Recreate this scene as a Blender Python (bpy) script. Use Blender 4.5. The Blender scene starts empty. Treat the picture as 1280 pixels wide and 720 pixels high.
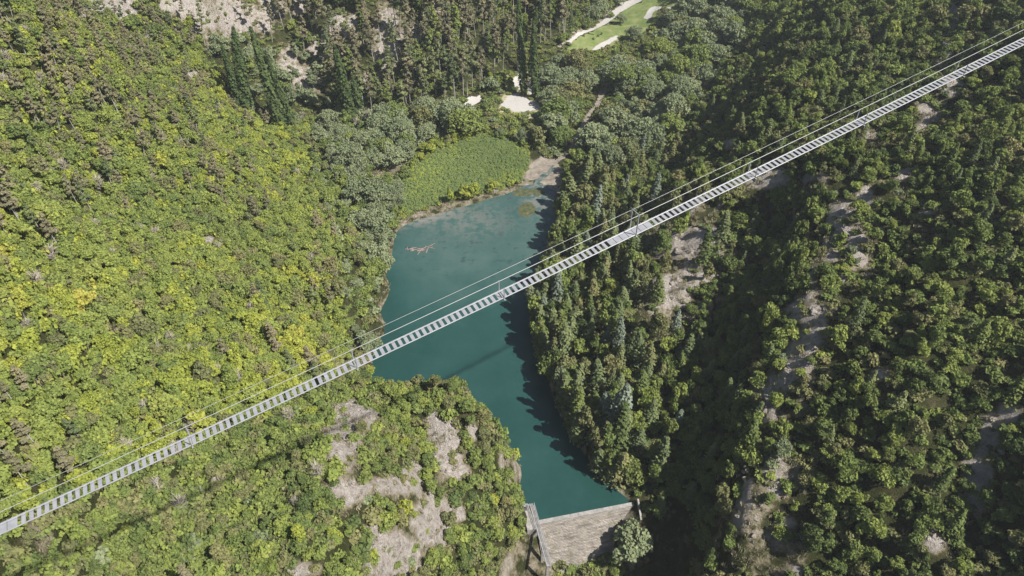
import bpy, bmesh, math, random
import numpy as np
from mathutils import Vector, Matrix, Euler

C = bpy.context.scene.collection
rng = np.random.default_rng(7)
random.seed(7)

# ------------------------------------------------------------------ camera
F, CH, PITCH = 900.0, 150.0, math.radians(42.0)     # focal length in px of a 1280 wide frame, height above the lake, downward pitch
cam_d = bpy.data.cameras.new('camera'); cam = bpy.data.objects.new('camera', cam_d); C.objects.link(cam)
cam.location = (0, 0, CH); cam.rotation_euler = (math.pi/2 - PITCH, 0, 0)
cam_d.sensor_width = 36.0; cam_d.lens = 36.0*F/1280.0; cam_d.clip_end = 3000; cam_d.clip_start = 0.5
bpy.context.scene.camera = cam
cp, sp = math.cos(PITCH), math.sin(PITCH)

def ray(u, v):
    a = (u-640.0)/F; b = (360.0-v)/F
    return np.array([a, cp + b*sp, -sp + b*cp])
def at(u, v, z):                       # the world point seen at a pixel at a given height
    d = ray(u, v); t = (z-CH)/d[2]
    return np.array([d[0]*t, d[1]*t, z])
def project(P):
    P = np.atleast_2d(np.asarray(P, float)); q = P - np.array([0, 0, CH])
    zc = q[:, 1]*cp - q[:, 2]*sp; yc = q[:, 1]*sp + q[:, 2]*cp
    zc = np.where(zc < 1, 1, zc)
    return np.stack([640 + F*q[:, 0]/zc, 360 - F*yc/zc, zc], 1)

# ------------------------------------------------------------------ noise
def vnoise(x, y, seed=0):
    x = np.asarray(x, float); y = np.asarray(y, float)
    xi = np.floor(x).astype(np.int64); yi = np.floor(y).astype(np.int64); fx = x-xi; fy = y-yi
    fx = fx*fx*(3-2*fx); fy = fy*fy*(3-2*fy)
    def h(a, b):
        n = (a*374761393 + b*668265263 + seed*974634533) & 0x7fffffff
        n = ((n ^ (n >> 13))*1274126177) & 0x7fffffff
        n = n ^ (n >> 16)
        return (n & 0xffff)/65535.0
    return (h(xi, yi)*(1-fx)+h(xi+1, yi)*fx)*(1-fy) + (h(xi, yi+1)*(1-fx)+h(xi+1, yi+1)*fx)*fy
def fbm(x, y, octv=4, seed=0):
    s = 0; a = .5
    for k in range(octv):
        s = s + a*(vnoise(x*2**k+k*17.3, y*2**k-k*9.1, seed+k)-.5); a *= .5
    return s*2

# ------------------------------------------------------------------ terrain: heights known at places in the valley, joined smoothly
LAKE = [(465,490),(463,470),(468,430),(474,390),(481,345),(487,310),(490,288),(506,274),(540,261),(590,248),(630,238),(655,224),(668,222),
        (690,228),(700,236),(698,262),(697,290),(690,320),(672,352),(664,392),(672,440),(694,498),(715,545),(745,585),(775,613),(792,630),(733,642),(672,653),
        (655,634),(646,612),(640,570),(616,540),(590,515),(560,501),(510,498)]
def slope_z(u, v):                     # the broad right-hand slope is close to one inclined plane
    d = ray(u, v); t = (CH - 36 + .35*60 - .06*112)/(.35*d[0] - .06*d[1] - d[2])
    return CH + d[2]*t
KNOWN = [  # u, v, z
 # valley floor at the head of the lake
 (540,215,.6),(600,190,.6),(640,190,.7),(690,200,1.2),(720,170,2),(600,150,2),(660,120,2.5),(740,140,3),(520,170,1.5),(700,90,4),(760,40,6),(800,100,6),
 (830,140,8),(840,40,9),(760,200,6),(720,30,7),(700,10,7.5),(800,0,8),(650,130,2.5),(585,125,3),(900,30,13),(860,90,9),(900,90,13),
 (430,230,1.5),(470,250,1),(440,190,1.5),(400,200,3),(450,330,8),(455,400,6),(430,290,6),(420,350,14),(400,430,20),(380,165,4),(340,160,7),
 # pine slope behind
 (450,140,3),(520,130,3),(400,120,8),(600,80,11),(520,80,16),(460,60,20),(600,20,27),(540,0,33),(460,0,34),(650,40,15),(680,0,20),(380,50,22),(360,0,34),(300,110,19),(285,40,33),(260,0,46),(640,95,3.5),(660,80,5),
 # long left slope
 (350,200,13),(300,250,24),(250,180,32),(200,120,44),(150,50,55),(60,20,75),(0,0,84),(0,120,72),(100,200,54),(0,250,66),(200,300,40),(100,350,54),(0,400,66),(300,380,28),(200,430,42),
 (360,330,20),(330,450,30),(100,480,54),(0,530,63),(230,520,44),(330,520,36),(120,590,50),(0,640,60),(220,610,43),(80,690,50),(0,720,57),(200,700,46),(300,600,39),(310,700,42),
 # knoll by the dam
 (400,500,30),(410,580,37),(390,680,42),(460,488,24),(500,482,20),(545,482,18),(580,490,17),(610,520,15),(634,560,10),(638,600,5.5),(660,650,1),(470,560,29),(530,540,20),(560,600,17),(500,640,27),(440,640,34),
 (600,640,9),(560,690,13),(500,710,23),(630,690,1),(655,715,-6),(600,720,5),
 # river bed below the dam, right abutment
 (705,702,-9.5),(755,700,-9.5),(720,740,-12),(790,700,-9),(806,650,1.5),(806,615,2.5),(830,690,-7),(850,720,-6),
 # low conifer spur along the right shore
 (715,300,3),(740,340,6),(700,380,4),(720,430,6),(760,410,9),(790,360,13),(780,310,11),(830,330,17),(860,330,20),(845,380,16),(810,420,13),(760,480,8),(730,500,5),(800,490,10),(770,540,6),(820,560,6),(740,250,4),(790,215,8),(790,580,4),
 (865,350,20),(880,300,24),(830,290,17),
 # first dark gully
 (840,205,7),(870,160,12),(800,240,6.5),(760,265,5),(905,90,17),(960,8,24),(930,30,20),(820,225,6.5),(890,120,14),
 (870,245,25),(850,262,21),(905,215,30),(905,260,27),
 # second gully (dark)
 (965,300,23),(930,350,20),(895,430,14),(865,520,9),(850,600,3),(845,650,-2),(940,310,23),(880,470,12),
]
# crest of the rocky ridge, then the slope right of it, then ribs and hollows in that slope
KNOWN += [(u, v, slope_z(u, v)+dz) for u, v, dz in [
 (905,715,-20),(912,690,-18),(924,640,-15),(940,580,-11),(957,520,-7),(967,470,-4),(985,420,-2),(1005,380,1),(1035,330,1.5),(1060,290,1),(1050,250,0),(1010,240,0),(960,215,0),(930,195,0),(948,150,0),(975,110,0),(1010,70,0),(1040,30,0),(1050,0,0),
 (1080,120,0),(1150,60,1),(1120,0,-1),(1220,20,0),(1280,0,2),(1280,100,2),(1180,140,-1),(1250,220,3),(1160,240,-1),(1120,330,-1),(1200,330,2),(1280,320,1),(1090,200,1),
 (1100,420,-2),(1170,430,1),(1060,500,-5),(1130,540,-5),(1030,600,-11),(1100,650,-14),(1000,700,-18),(1080,715,-18),(965,690,-19),(980,630,-15),(1160,620,-11),(1170,700,-14),
 (1238,420,-3),(1275,420,-1),(1290,480,-1),(1235,490,-3),(1225,540,-8),(1280,560,-6),(1215,620,-13),(1285,640,-11),(1225,690,-17),(1285,710,-14),(1400,400,-4),(1400,700,-10),(1400,150,-3)]]
WORLD = [(-320,0,170),(-320,200,140),(-320,400,150),(-320,600,200),(-100,600,170),(100,600,120),(300,600,160),(300,400,150),(300,200,140),(300,0,120),(-106,-14,97),(-60,-20,70),
         (-30,10,45),(0,30,10),(20,20,-18),(60,10,22),(120,0,50),(15,55,-16),(-100,480,110),(60,480,45),(-150,-60,130),(0,-60,0),(150,-60,70),(0,560,110),(222,160,162),(250,190,175),(175,140,92),(60,420,12),(75,500,30),(110,420,30)]
pts = [at(u, v, .25) for u, v in LAKE if not (v > 625 and 660 < u < 780)] + [at(u, v, z) for u, v, z in KNOWN] + [np.array(p, float) for p in WORLD]
for u, v, z in [(570,320,-1.6),(600,280,-1.0),(540,340,-1.8),(600,380,-3),(650,320,-2.2),(530,420,-4),(600,450,-6),(670,560,-6),(700,610,-7),(640,500,-6),(660,590,-5),(640,250,-.5),(670,250,-.6),(560,290,-.8)]:
    pts.append(at(u, v, z))
PT = np.array(pts)
def kern(d2): return np.sqrt(d2 + 3.0**2)
n = len(PT)
A = kern(((PT[:, None, :2]-PT[None, :, :2])**2).sum(-1)); Pm = np.c_[np.ones(n), PT[:, :2]]
sol = np.linalg.solve(np.block([[A - np.eye(n)*.15, Pm], [Pm.T, np.zeros((3, 3))]]), np.r_[PT[:, 2], np.zeros(3)])
def inside(poly, x, y):
    x = np.asarray(x); y = np.asarray(y); r = np.zeros(x.shape, bool); m = len(poly); j = m-1
    for i in range(m):
        xi, yi = poly[i][:2]; xj, yj = poly[j][:2]
        r ^= ((yi > y) != (yj > y)) & (x < (xj-xi)*(y-yi)/((yj-yi) if yj != yi else 1e-9)+xi); j = i
    return r
def smooth(a, b, x):
    t = np.clip((x-a)/(b-a), 0, 1); return t*t*(3-2*t)
def height(x, y):
    x = np.atleast_1d(np.asarray(x, float)); y = np.atleast_1d(np.asarray(y, float)); sh = x.shape
    x = x.ravel(); y = y.ravel(); out = np.empty(len(x))
    for k in range(0, len(x), 20000):
        a, b = x[k:k+20000], y[k:k+20000]
        d2 = (a[:, None]-PT[None, :, 0])**2 + (b[:, None]-PT[None, :, 1])**2
        z = kern(d2) @ sol[:n] + sol[n] + sol[n+1]*a + sol[n+2]*b
        rough = smooth(3, 14, z)
        z = z + rough*(fbm(a/26, b/26, 4, 3)*5.0 + (.5-np.abs(fbm(a/13+9, b/13, 3, 11)))*2.2*smooth(10, 40, a) + fbm(a/5, b/5, 3, 5)*1.1)
        z = z + fbm(a/8, b/8, 3, 21)*.35*smooth(.4, 2, z)
        out[k:k+20000] = z
    return out.reshape(sh)

STEP = 1.2
gx = np.arange(-300, 290, STEP); gy = np.arange(-40, 590, STEP)
GX, GY = np.meshgrid(gx, gy); GZ = height(GX, GY)
def hz(x, y):                          # quick look-up in the finished ground grid
    fx = np.clip((np.asarray(x)-gx[0])/STEP, 0, len(gx)-1.001); fy = np.clip((np.asarray(y)-gy[0])/STEP, 0, len(gy)-1.001)
    i = fx.astype(int); j = fy.astype(int); a = fx-i; b = fy-j
    return (GZ[j, i]*(1-a)+GZ[j, i+1]*a)*(1-b) + (GZ[j+1, i]*(1-a)+GZ[j+1, i+1]*a)*b
def ground(u, v):                      # the ground point seen at a pixel
    d = ray(u, v); t = np.linspace(40, 620, 2400); x = d[0]*t; y = d[1]*t; z = CH + d[2]*t
    k = np.argmax(z < hz(x, y)); k = k if k else len(t)-1
    return np.array([x[k], y[k], hz(x[k], y[k])])
def visible(x, y, z):                  # is a point clear of the ground as seen from the camera
    s = np.linspace(.03, .985, 90)[None, :]
    X = x[:, None]*s; Y = y[:, None]*s; Z = CH + (z[:, None]-CH)*s
    return ~(hz(X, Y) > Z).any(1)

# ------------------------------------------------------------------ small helpers
def tag(o, label=None, cat=None, group=None, kind=None):
    if label: o['label'] = label
    if cat: o['category'] = cat
    if group: o['group'] = group
    if kind: o['kind'] = kind
    return o
def link_mesh(name, verts, faces, mats, parent=None, smooth_=False, midx=None):
    me = bpy.data.meshes.new(name)
    verts = np.asarray(verts, np.float32)
    me.from_pydata(verts.tolist(), [], faces if isinstance(faces, list) else faces.tolist())
    for m in (mats if isinstance(mats, (list, tuple)) else [mats]): me.materials.append(m)
    if midx is not None: me.polygons.foreach_set('material_index', np.asarray(midx, np.int32))
    if smooth_: me.polygons.foreach_set('use_smooth', np.ones(len(me.polygons), bool))
    me.update()
    o = bpy.data.objects.new(name, me); C.objects.link(o)
    if parent: o.parent = parent
    return o
def empty(name, loc=(0, 0, 0), rz=0.0):
    o = bpy.data.objects.new(name, None); C.objects.link(o); o.location = loc; o.rotation_euler = (0, 0, rz); o.empty_display_size = .3
    return o
class NT:
    def __init__(s, m):
        s.t = m.node_tree; s.t.nodes.clear()
    def n(s, typ, **kw):
        nd = s.t.nodes.new(typ)
        for k, v in kw.items():
            if k.startswith('i_'):
                key = k[2:]; key = int(key) if key.isdigit() else key.replace('_', ' ')
                nd.inputs[key].default_value = v
            else: setattr(nd, k, v)
        return nd
    def l(s, a, b): s.t.links.new(a, b)
def material(name):
    m = bpy.data.materials.new(name); m.use_nodes = True; return m, NT(m)
def ramp(nt, stops, fac=None, interp='LINEAR'):
    r = nt.n('ShaderNodeValToRGB'); r.color_ramp.interpolation = interp; e = r.color_ramp.elements
    while len(e) < len(stops): e.new(.5)
    for k, (p, c) in enumerate(stops):
        e[k].position = p; e[k].color = (*c, 1) if len(c) == 3 else c
    if fac is not None: nt.l(fac, r.inputs[0])
    return r
def s2l(*c): return tuple(((x/255+.055)/1.055)**2.4 if x/255 > .04045 else x/255/12.92 for x in c)

# ------------------------------------------------------------------ light
SUN_EL, SUN_TRAVEL = math.radians(50.2), math.radians(153)     # the light travels towards this direction (from +x, anticlockwise)
sun_d = bpy.data.lights.new('sun', 'SUN'); sun_d.energy = 4.9; sun_d.angle = math.radians(.53); sun_d.color = (1, .95, .87)
sun = bpy.data.objects.new('sun', sun_d); C.objects.link(sun)
L = Vector((math.cos(SUN_TRAVEL)*math.cos(SUN_EL), math.sin(SUN_TRAVEL)*math.cos(SUN_EL), -math.sin(SUN_EL)))
sun.rotation_euler = L.to_track_quat('-Z', 'Y').to_euler()
w = bpy.data.worlds.new('World'); bpy.context.scene.world = w; w.use_nodes = True
wn = NT(w); sky = wn.n('ShaderNodeTexSky', sky_type='NISHITA', sun_disc=False, sun_elevation=SUN_EL, sun_rotation=math.atan2(-L.x, -L.y))
bg = wn.n('ShaderNodeBackground', i_Strength=.055); out = wn.n('ShaderNodeOutputWorld'); wn.l(sky.outputs[0], bg.inputs[0]); wn.l(bg.outputs[0], out.inputs[0])
sc = bpy.context.scene
sc.view_settings.view_transform = 'Standard'; sc.view_settings.look = 'None'; sc.view_settings.exposure = .92; sc.view_settings.gamma = 1
sc.cycles.max_bounces = 5; sc.cycles.diffuse_bounces = 2; sc.cycles.glossy_bounces = 2; sc.cycles.transmission_bounces = 3; sc.cycles.transparent_max_bounces = 6
# ------------------------------------------------------------------ materials
def foliage_mat(name, stops, translucent=.22, var=.25):
    m, t = material(name); o = t.n('ShaderNodeOutputMaterial')
    oi = t.n('ShaderNodeObjectInfo'); nz = t.n('ShaderNodeTexNoise', i_Scale=.035, i_Detail=2.0)
    t.l(oi.outputs['Location'], nz.inputs['Vector'])
    ad = t.n('ShaderNodeMath', operation='MULTIPLY_ADD'); ad.inputs[1].default_value = .62; t.l(oi.outputs['Random'], ad.inputs[0])
    mr = t.n('ShaderNodeMapRange'); mr.inputs[1].default_value = .3; mr.inputs[2].default_value = .7; mr.inputs[3].default_value = -.05; mr.inputs[4].default_value = .43
    t.l(nz.outputs[0], mr.inputs[0]); t.l(mr.outputs[0], ad.inputs[2])
    r = ramp(t, stops, ad.outputs[0])
    at_ = t.n('ShaderNodeAttribute', attribute_name='tint')
    hs = t.n('ShaderNodeHueSaturation'); t.l(r.outputs[0], hs.inputs['Color'])
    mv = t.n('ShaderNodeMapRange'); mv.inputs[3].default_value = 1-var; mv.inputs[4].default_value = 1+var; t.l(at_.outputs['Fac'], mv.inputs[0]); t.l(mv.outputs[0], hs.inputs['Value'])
    mh = t.n('ShaderNodeMapRange'); mh.inputs[3].default_value = .515; mh.inputs[4].default_value = .485; t.l(at_.outputs['Fac'], mh.inputs[0]); t.l(mh.outputs[0], hs.inputs['Hue'])
    d = t.n('ShaderNodeBsdfDiffuse'); tr = t.n('ShaderNodeBsdfTranslucent'); mx = t.n('ShaderNodeMixShader', i_0=translucent)
    t.l(hs.outputs[0], d.inputs[0]); t.l(hs.outputs[0], tr.inputs[0]); t.l(d.outputs[0], mx.inputs[1]); t.l(tr.outputs[0], mx.inputs[2]); t.l(mx.outputs[0], o.inputs[0])
    return m
FOL = {
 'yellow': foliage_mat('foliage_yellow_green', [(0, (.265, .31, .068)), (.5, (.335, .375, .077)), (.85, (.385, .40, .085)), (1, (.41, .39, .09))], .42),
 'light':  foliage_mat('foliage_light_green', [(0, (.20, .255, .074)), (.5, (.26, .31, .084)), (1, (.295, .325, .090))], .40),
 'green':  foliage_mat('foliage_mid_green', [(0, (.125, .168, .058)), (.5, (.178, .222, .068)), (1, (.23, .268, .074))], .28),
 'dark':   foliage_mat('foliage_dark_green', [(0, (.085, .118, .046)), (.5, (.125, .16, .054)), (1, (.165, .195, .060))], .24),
 'olive':  foliage_mat('foliage_olive', [(0, (.135, .15, .068)), (.5, (.18, .185, .080)), (1, (.235, .22, .10))]),
 'grey':   foliage_mat('foliage_grey_green', [(0, (.16, .19, .105)), (.5, (.205, .24, .132)), (1, (.26, .295, .165))], .26),
 'pine':   foliage_mat('needles_pine', [(0, (.15, .145, .085)), (.5, (.205, .19, .115)), (1, (.26, .225, .14))]),
 'fir':    foliage_mat('needles_fir', [(0, (.095, .125, .062)), (.5, (.14, .17, .078)), (1, (.195, .215, .095))]),
 'blue':   foliage_mat('needles_blue_grey', [(0, (.13, .165, .12)), (1, (.19, .225, .17))]),
 'cypress': foliage_mat('foliage_cypress', [(0, (.060, .088, .036)), (1, (.092, .125, .048))]),
 'reed':   foliage_mat('reed_blades', [(0, (.22, .29, .12)), (.55, (.27, .34, .125)), (.8, (.40, .46, .11)), (1, (.46, .50, .11))], .42),
 'straw':  foliage_mat('dry_grass', [(0, (.32, .29, .19)), (.6, (.38, .34, .235)), (1, (.29, .30, .15))]),
}
def simple(name, col, rough=.8, noise=None, spec=.3, metal=0., bump=0.):
    m, t = material(name); o = t.n('ShaderNodeOutputMaterial'); b = t.n('ShaderNodeBsdfPrincipled', i_Roughness=rough, i_Metallic=metal); b.inputs['Specular IOR Level'].default_value = spec
    g = t.n('ShaderNodeNewGeometry')
    if noise:
        sc_, lo, hi = noise; nz = t.n('ShaderNodeTexNoise', i_Scale=sc_, i_Detail=6.0, i_Roughness=.65); t.l(g.outputs['Position'], nz.inputs['Vector'])
        r = ramp(t, [(.3, tuple(c*lo for c in col)), (.7, tuple(c*hi for c in col))], nz.outputs[0]); t.l(r.outputs[0], b.inputs['Base Color'])
        if bump:
            bp = t.n('ShaderNodeBump', i_Strength=bump, i_Distance=.3); t.l(nz.outputs[0], bp.inputs['Height']); t.l(bp.outputs[0], b.inputs['Normal'])
    else: b.inputs['Base Color'].default_value = (*col, 1)
    t.l(b.outputs[0], o.inputs[0]); return m
BARK = simple('bark', (.16, .13, .105), .95, (3, .7, 1.3)); TWIG = simple('bare_twigs', (.33, .29, .25), .95, (2, .75, 1.25)); PALEBARK = simple('pale_bark', (.30, .28, .25), .95, (2, .8, 1.2))
STEEL = simple('galvanised_steel', (.30, .305, .325), .45, (1.6, .8, 1.12), .5, .15); CABLE = simple('steel_cable', (.36, .36, .345), .45, None, .5, .2)
GRAVEL = simple('white_gravel', (.37, .355, .335), .95, (1.3, .86, 1.06), .2, 0, .3); SAND = simple('river_gravel', (.22, .192, .158), .95, (.55, .5, 1.3), .2, 0, .5)
CONCRETE = simple('weathered_concrete', (.27, .26, .245), .9, (1.1, .6, 1.2), .2, 0, .3); DRIFT = simple('driftwood', (.26, .19, .17), .95, (3, .7, 1.3)); SHAFT_DARK = simple('shaft_dark', (.10, .09, .085), .6, (4, .7, 1.3), .4, .4)
PLANKM = simple('grey_paint', (.55, .58, .60), .5, (2, .9, 1.1), .4)

def rock_nodes(t, pos):
    n1 = t.n('ShaderNodeTexNoise', i_Scale=.75, i_Detail=10.0, i_Roughness=.74, i_Distortion=.5); t.l(pos, n1.inputs['Vector'])
    n2 = t.n('ShaderNodeTexVoronoi', feature='F1', i_Scale=.9); n2.inputs['Randomness'].default_value = 1
    dn = t.n('ShaderNodeTexNoise', i_Scale=.8, i_Detail=4.0); t.l(pos, dn.inputs['Vector'])
    mv = t.n('ShaderNodeVectorMath', operation='MULTIPLY_ADD'); mv.inputs[1].default_value = (4, 4, 7); t.l(dn.outputs['Color'], mv.inputs[0]); t.l(pos, mv.inputs[2]); t.l(mv.outputs[0], n2.inputs['Vector'])
    r = ramp(t, [(.28, (.20, .17, .15)), (.42, (.39, .345, .31)), (.58, (.52, .475, .43)), (.8, (.64, .60, .555))], n1.outputs[0])
    ck = t.n('ShaderNodeTexVoronoi', feature='DISTANCE_TO_EDGE', i_Scale=1.5); t.l(mv.outputs[0], ck.inputs['Vector'])
    cr_ = t.n('ShaderNodeMapRange'); cr_.inputs[1].default_value = 0; cr_.inputs[2].default_value = .16; t.l(ck.outputs['Distance'], cr_.inputs[0])
    h0 = t.n('ShaderNodeMath', operation='MULTIPLY_ADD'); h0.inputs[1].default_value = .10; t.l(cr_.outputs[0], h0.inputs[0]); t.l(n1.outputs[0], h0.inputs[2])
    h = t.n('ShaderNodeMath', operation='MULTIPLY_ADD'); h.inputs[1].default_value = .22; t.l(n2.outputs['Distance'], h.inputs[0]); t.l(h0.outputs[0], h.inputs[2])
    bp = t.n('ShaderNodeBump', i_Strength=1.0, i_Distance=1.6); t.l(h.outputs[0], bp.inputs['Height'])
    return r, bp
m, t = material('rock'); o = t.n('ShaderNodeOutputMaterial'); d = t.n('ShaderNodeBsdfDiffuse'); g = t.n('ShaderNodeNewGeometry'); r, bp = rock_nodes(t, g.outputs['Position'])
t.l(r.outputs[0], d.inputs[0]); t.l(bp.outputs[0], d.inputs['Normal']); t.l(d.outputs[0], o.inputs[0]); ROCK = m

m, t = material('hillside'); GROUNDM = m; o = t.n('ShaderNodeOutputMaterial'); d = t.n('ShaderNodeBsdfDiffuse'); g = t.n('ShaderNodeNewGeometry'); pos = g.outputs['Position']
r, bp = rock_nodes(t, pos)
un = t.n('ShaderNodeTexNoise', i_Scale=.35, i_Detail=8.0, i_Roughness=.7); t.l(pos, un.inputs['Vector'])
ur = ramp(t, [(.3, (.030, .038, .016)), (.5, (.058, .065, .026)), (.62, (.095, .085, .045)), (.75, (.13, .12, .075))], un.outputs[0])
dr = ramp(t, [(.3, (.22, .20, .12)), (.55, (.30, .26, .185)), (.75, (.20, .20, .085))], un.outputs[0])          # dry grass between the rocks
ba = t.n('ShaderNodeAttribute', attribute_name='bare'); en = t.n('ShaderNodeTexNoise', i_Scale=.28, i_Detail=7.0, i_Roughness=.65); t.l(pos, en.inputs['Vector'])
e2 = t.n('ShaderNodeMath', operation='MULTIPLY_ADD'); e2.inputs[1].default_value = 1.3; e2.inputs[2].default_value = -.65; t.l(en.outputs[0], e2.inputs[0])
e3 = t.n('ShaderNodeMath', operation='ADD'); t.l(ba.outputs['Fac'], e3.inputs[0]); t.l(e2.outputs[0], e3.inputs[1])
def mrange(src, a, b): 
    x = t.n('ShaderNodeMapRange', interpolation_type='SMOOTHSTEP'); x.inputs[1].default_value = a; x.inputs[2].default_value = b; t.l(src, x.inputs[0]); return x.outputs[0]
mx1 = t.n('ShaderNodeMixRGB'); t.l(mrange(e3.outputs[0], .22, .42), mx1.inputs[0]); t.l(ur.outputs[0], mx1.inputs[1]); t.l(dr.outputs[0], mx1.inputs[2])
mx2 = t.n('ShaderNodeMixRGB'); t.l(mrange(e3.outputs[0], .36, .62), mx2.inputs[0]); t.l(mx1.outputs[0], mx2.inputs[1]); t.l(r.outputs[0], mx2.inputs[2])
t.l(mx2.outputs[0], d.inputs[0]); t.l(bp.outputs[0], d.inputs['Normal']); t.l(d.outputs[0], o.inputs[0])

m, t = material('water'); WATER = m; o = t.n('ShaderNodeOutputMaterial'); b = t.n('ShaderNodeBsdfPrincipled', i_Roughness=.12, i_IOR=1.33); g = t.n('ShaderNodeNewGeometry'); pos = g.outputs['Position']
sx = t.n('ShaderNodeSeparateXYZ'); t.l(pos, sx.inputs[0])
w1 = t.n('ShaderNodeTexNoise', i_Scale=.075, i_Detail=7.0, i_Roughness=.68); t.l(pos, w1.inputs['Vector'])
w2 = t.n('ShaderNodeTexNoise', i_Scale=.16, i_Detail=6.0, i_Roughness=.62, i_Distortion=.6); t.l(pos, w2.inputs['Vector'])
sh = t.n('ShaderNodeAttribute', attribute_name='shallow')                                                # how near the pale silt bed is
sa = t.n('ShaderNodeMath', operation='MULTIPLY_ADD'); sa.inputs[1].default_value = .9; t.l(w1.outputs[0], sa.inputs[0]); t.l(sh.outputs['Fac'], sa.inputs[2])
wr = ramp(t, [(.28, (.013, .046, .041)), (.42, (.018, .056, .051)), (.58, (.032, .073, .066)), (.72, (.050, .090, .081)), (.9, (.066, .102, .090))], None)
sm = t.n('ShaderNodeMath', operation='MULTIPLY'); sm.inputs[1].default_value = 1/1.5; t.l(sa.outputs[0], sm.inputs[0]); t.l(sm.outputs[0], wr.inputs[0])
we = t.n('ShaderNodeAttribute', attribute_name='weed')
w3 = t.n('ShaderNodeTexNoise', i_Scale=.42, i_Detail=4.0, i_Roughness=.6); t.l(pos, w3.inputs['Vector']); w4 = t.n('ShaderNodeMath', operation='MULTIPLY_ADD'); w4.inputs[1].default_value = .55; t.l(w2.outputs[0], w4.inputs[0]); t.l(w3.outputs[0], w4.inputs[2])
wf = t.n('ShaderNodeMath', operation='MULTIPLY'); t.l(mrange(w4.outputs[0], .85, .95), wf.inputs[0]); t.l(we.outputs['Fac'], wf.inputs[1])
wm = t.n('ShaderNodeMixRGB'); wm.inputs[2].default_value = (.022, .052, .052, 1); t.l(wf.outputs[0], wm.inputs[0]); t.l(wr.outputs[0], wm.inputs[1])
si = t.n('ShaderNodeAttribute', attribute_name='silt'); sf = t.n('ShaderNodeMath', operation='MULTIPLY'); t.l(mrange(w4.outputs[0], .66, .86), sf.inputs[0]); t.l(si.outputs['Fac'], sf.inputs[1])
ws = t.n('ShaderNodeMixRGB'); ws.inputs[2].default_value = (.155, .15, .135, 1); t.l(sf.outputs[0], ws.inputs[0]); t.l(wm.outputs[0], ws.inputs[1])
rb = t.n('ShaderNodeTexNoise', i_Scale=1.1, i_Detail=5.0); t.l(pos, rb.inputs['Vector']); bb = t.n('ShaderNodeBump', i_Strength=.16, i_Distance=.25); t.l(rb.outputs[0], bb.inputs['Height'])
t.l(ws.outputs[0], b.inputs['Base Color']); t.l(bb.outputs[0], b.inputs['Normal']); t.l(b.outputs[0], o.inputs[0])

m, t = material('meadow'); MEADOW = m; o = t.n('ShaderNodeOutputMaterial'); d = t.n('ShaderNodeBsdfDiffuse'); g = t.n('ShaderNodeNewGeometry'); pos = g.outputs['Position']
n1 = t.n('ShaderNodeTexNoise', i_Scale=.22, i_Detail=8.0, i_Roughness=.7); t.l(pos, n1.inputs['Vector']); r = ramp(t, [(.32, (.085, .125, .04)), (.5, (.135, .17, .06)), (.68, (.215, .205, .105))], n1.outputs[0]); t.l(r.outputs[0], d.inputs[0]); t.l(d.outputs[0], o.inputs[0])

m, t = material('dam_stone'); DAMM = m; o = t.n('ShaderNodeOutputMaterial'); d = t.n('ShaderNodeBsdfDiffuse'); tc = t.n('ShaderNodeTexCoord'); mp = t.n('ShaderNodeMapping'); mp.inputs['Scale'].default_value = (1, 1, 1)
uvn = t.n('ShaderNodeUVMap', uv_map='face'); t.l(uvn.outputs[0], mp.inputs[0])
bk = t.n('ShaderNodeTexBrick', i_Scale=1.0); bk.inputs['Brick Width'].default_value = .7; bk.inputs['Row Height'].default_value = .36; bk.inputs['Mortar Size'].default_value = .05; bk.inputs['Mortar Smooth'].default_value = .4
bk.inputs['Color1'].default_value = (.25, .24, .225, 1); bk.inputs['Color2'].default_value = (.315, .30, .28, 1); bk.inputs['Mortar'].default_value = (.215, .204, .19, 1); t.l(mp.outputs[0], bk.inputs['Vector'])
st = t.n('ShaderNodeTexNoise', i_Scale=.5, i_Detail=8.0, i_Roughness=.7); m2 = t.n('ShaderNodeMapping'); m2.inputs['Scale'].default_value = (.45, 3.2, 1); t.l(uvn.outputs[0], m2.inputs[0]); t.l(m2.outputs[0], st.inputs['Vector'])
sr = ramp(t, [(.3, (.34, .31, .28)), (.45, (.78, .74, .70)), (.6, (1.12, 1.06, 1.0)), (.75, (1.5, 1.44, 1.36))], st.outputs[0]); ml = t.n('ShaderNodeMixRGB', blend_type='MULTIPLY', i_0=1.0); t.l(bk.outputs['Color'], ml.inputs[1]); t.l(sr.outputs[0], ml.inputs[2])
mo = t.n('ShaderNodeTexNoise', i_Scale=.5, i_Detail=6.0); t.l(uvn.outputs[0], mo.inputs['Vector']); mm = t.n('ShaderNodeMixRGB'); mm.inputs[2].default_value = (.17, .165, .11, 1); t.l(mrange(mo.outputs[0], .55, .72), mm.inputs[0]); t.l(ml.outputs[0], mm.inputs[1])
bp = t.n('ShaderNodeBump', i_Strength=.8, i_Distance=.25); t.l(bk.outputs['Fac'], bp.inputs['Height']); bp.invert = True
t.l(mm.outputs[0], d.inputs[0]); t.l(bp.outputs[0], d.inputs['Normal']); t.l(d.outputs[0], o.inputs[0])

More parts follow.
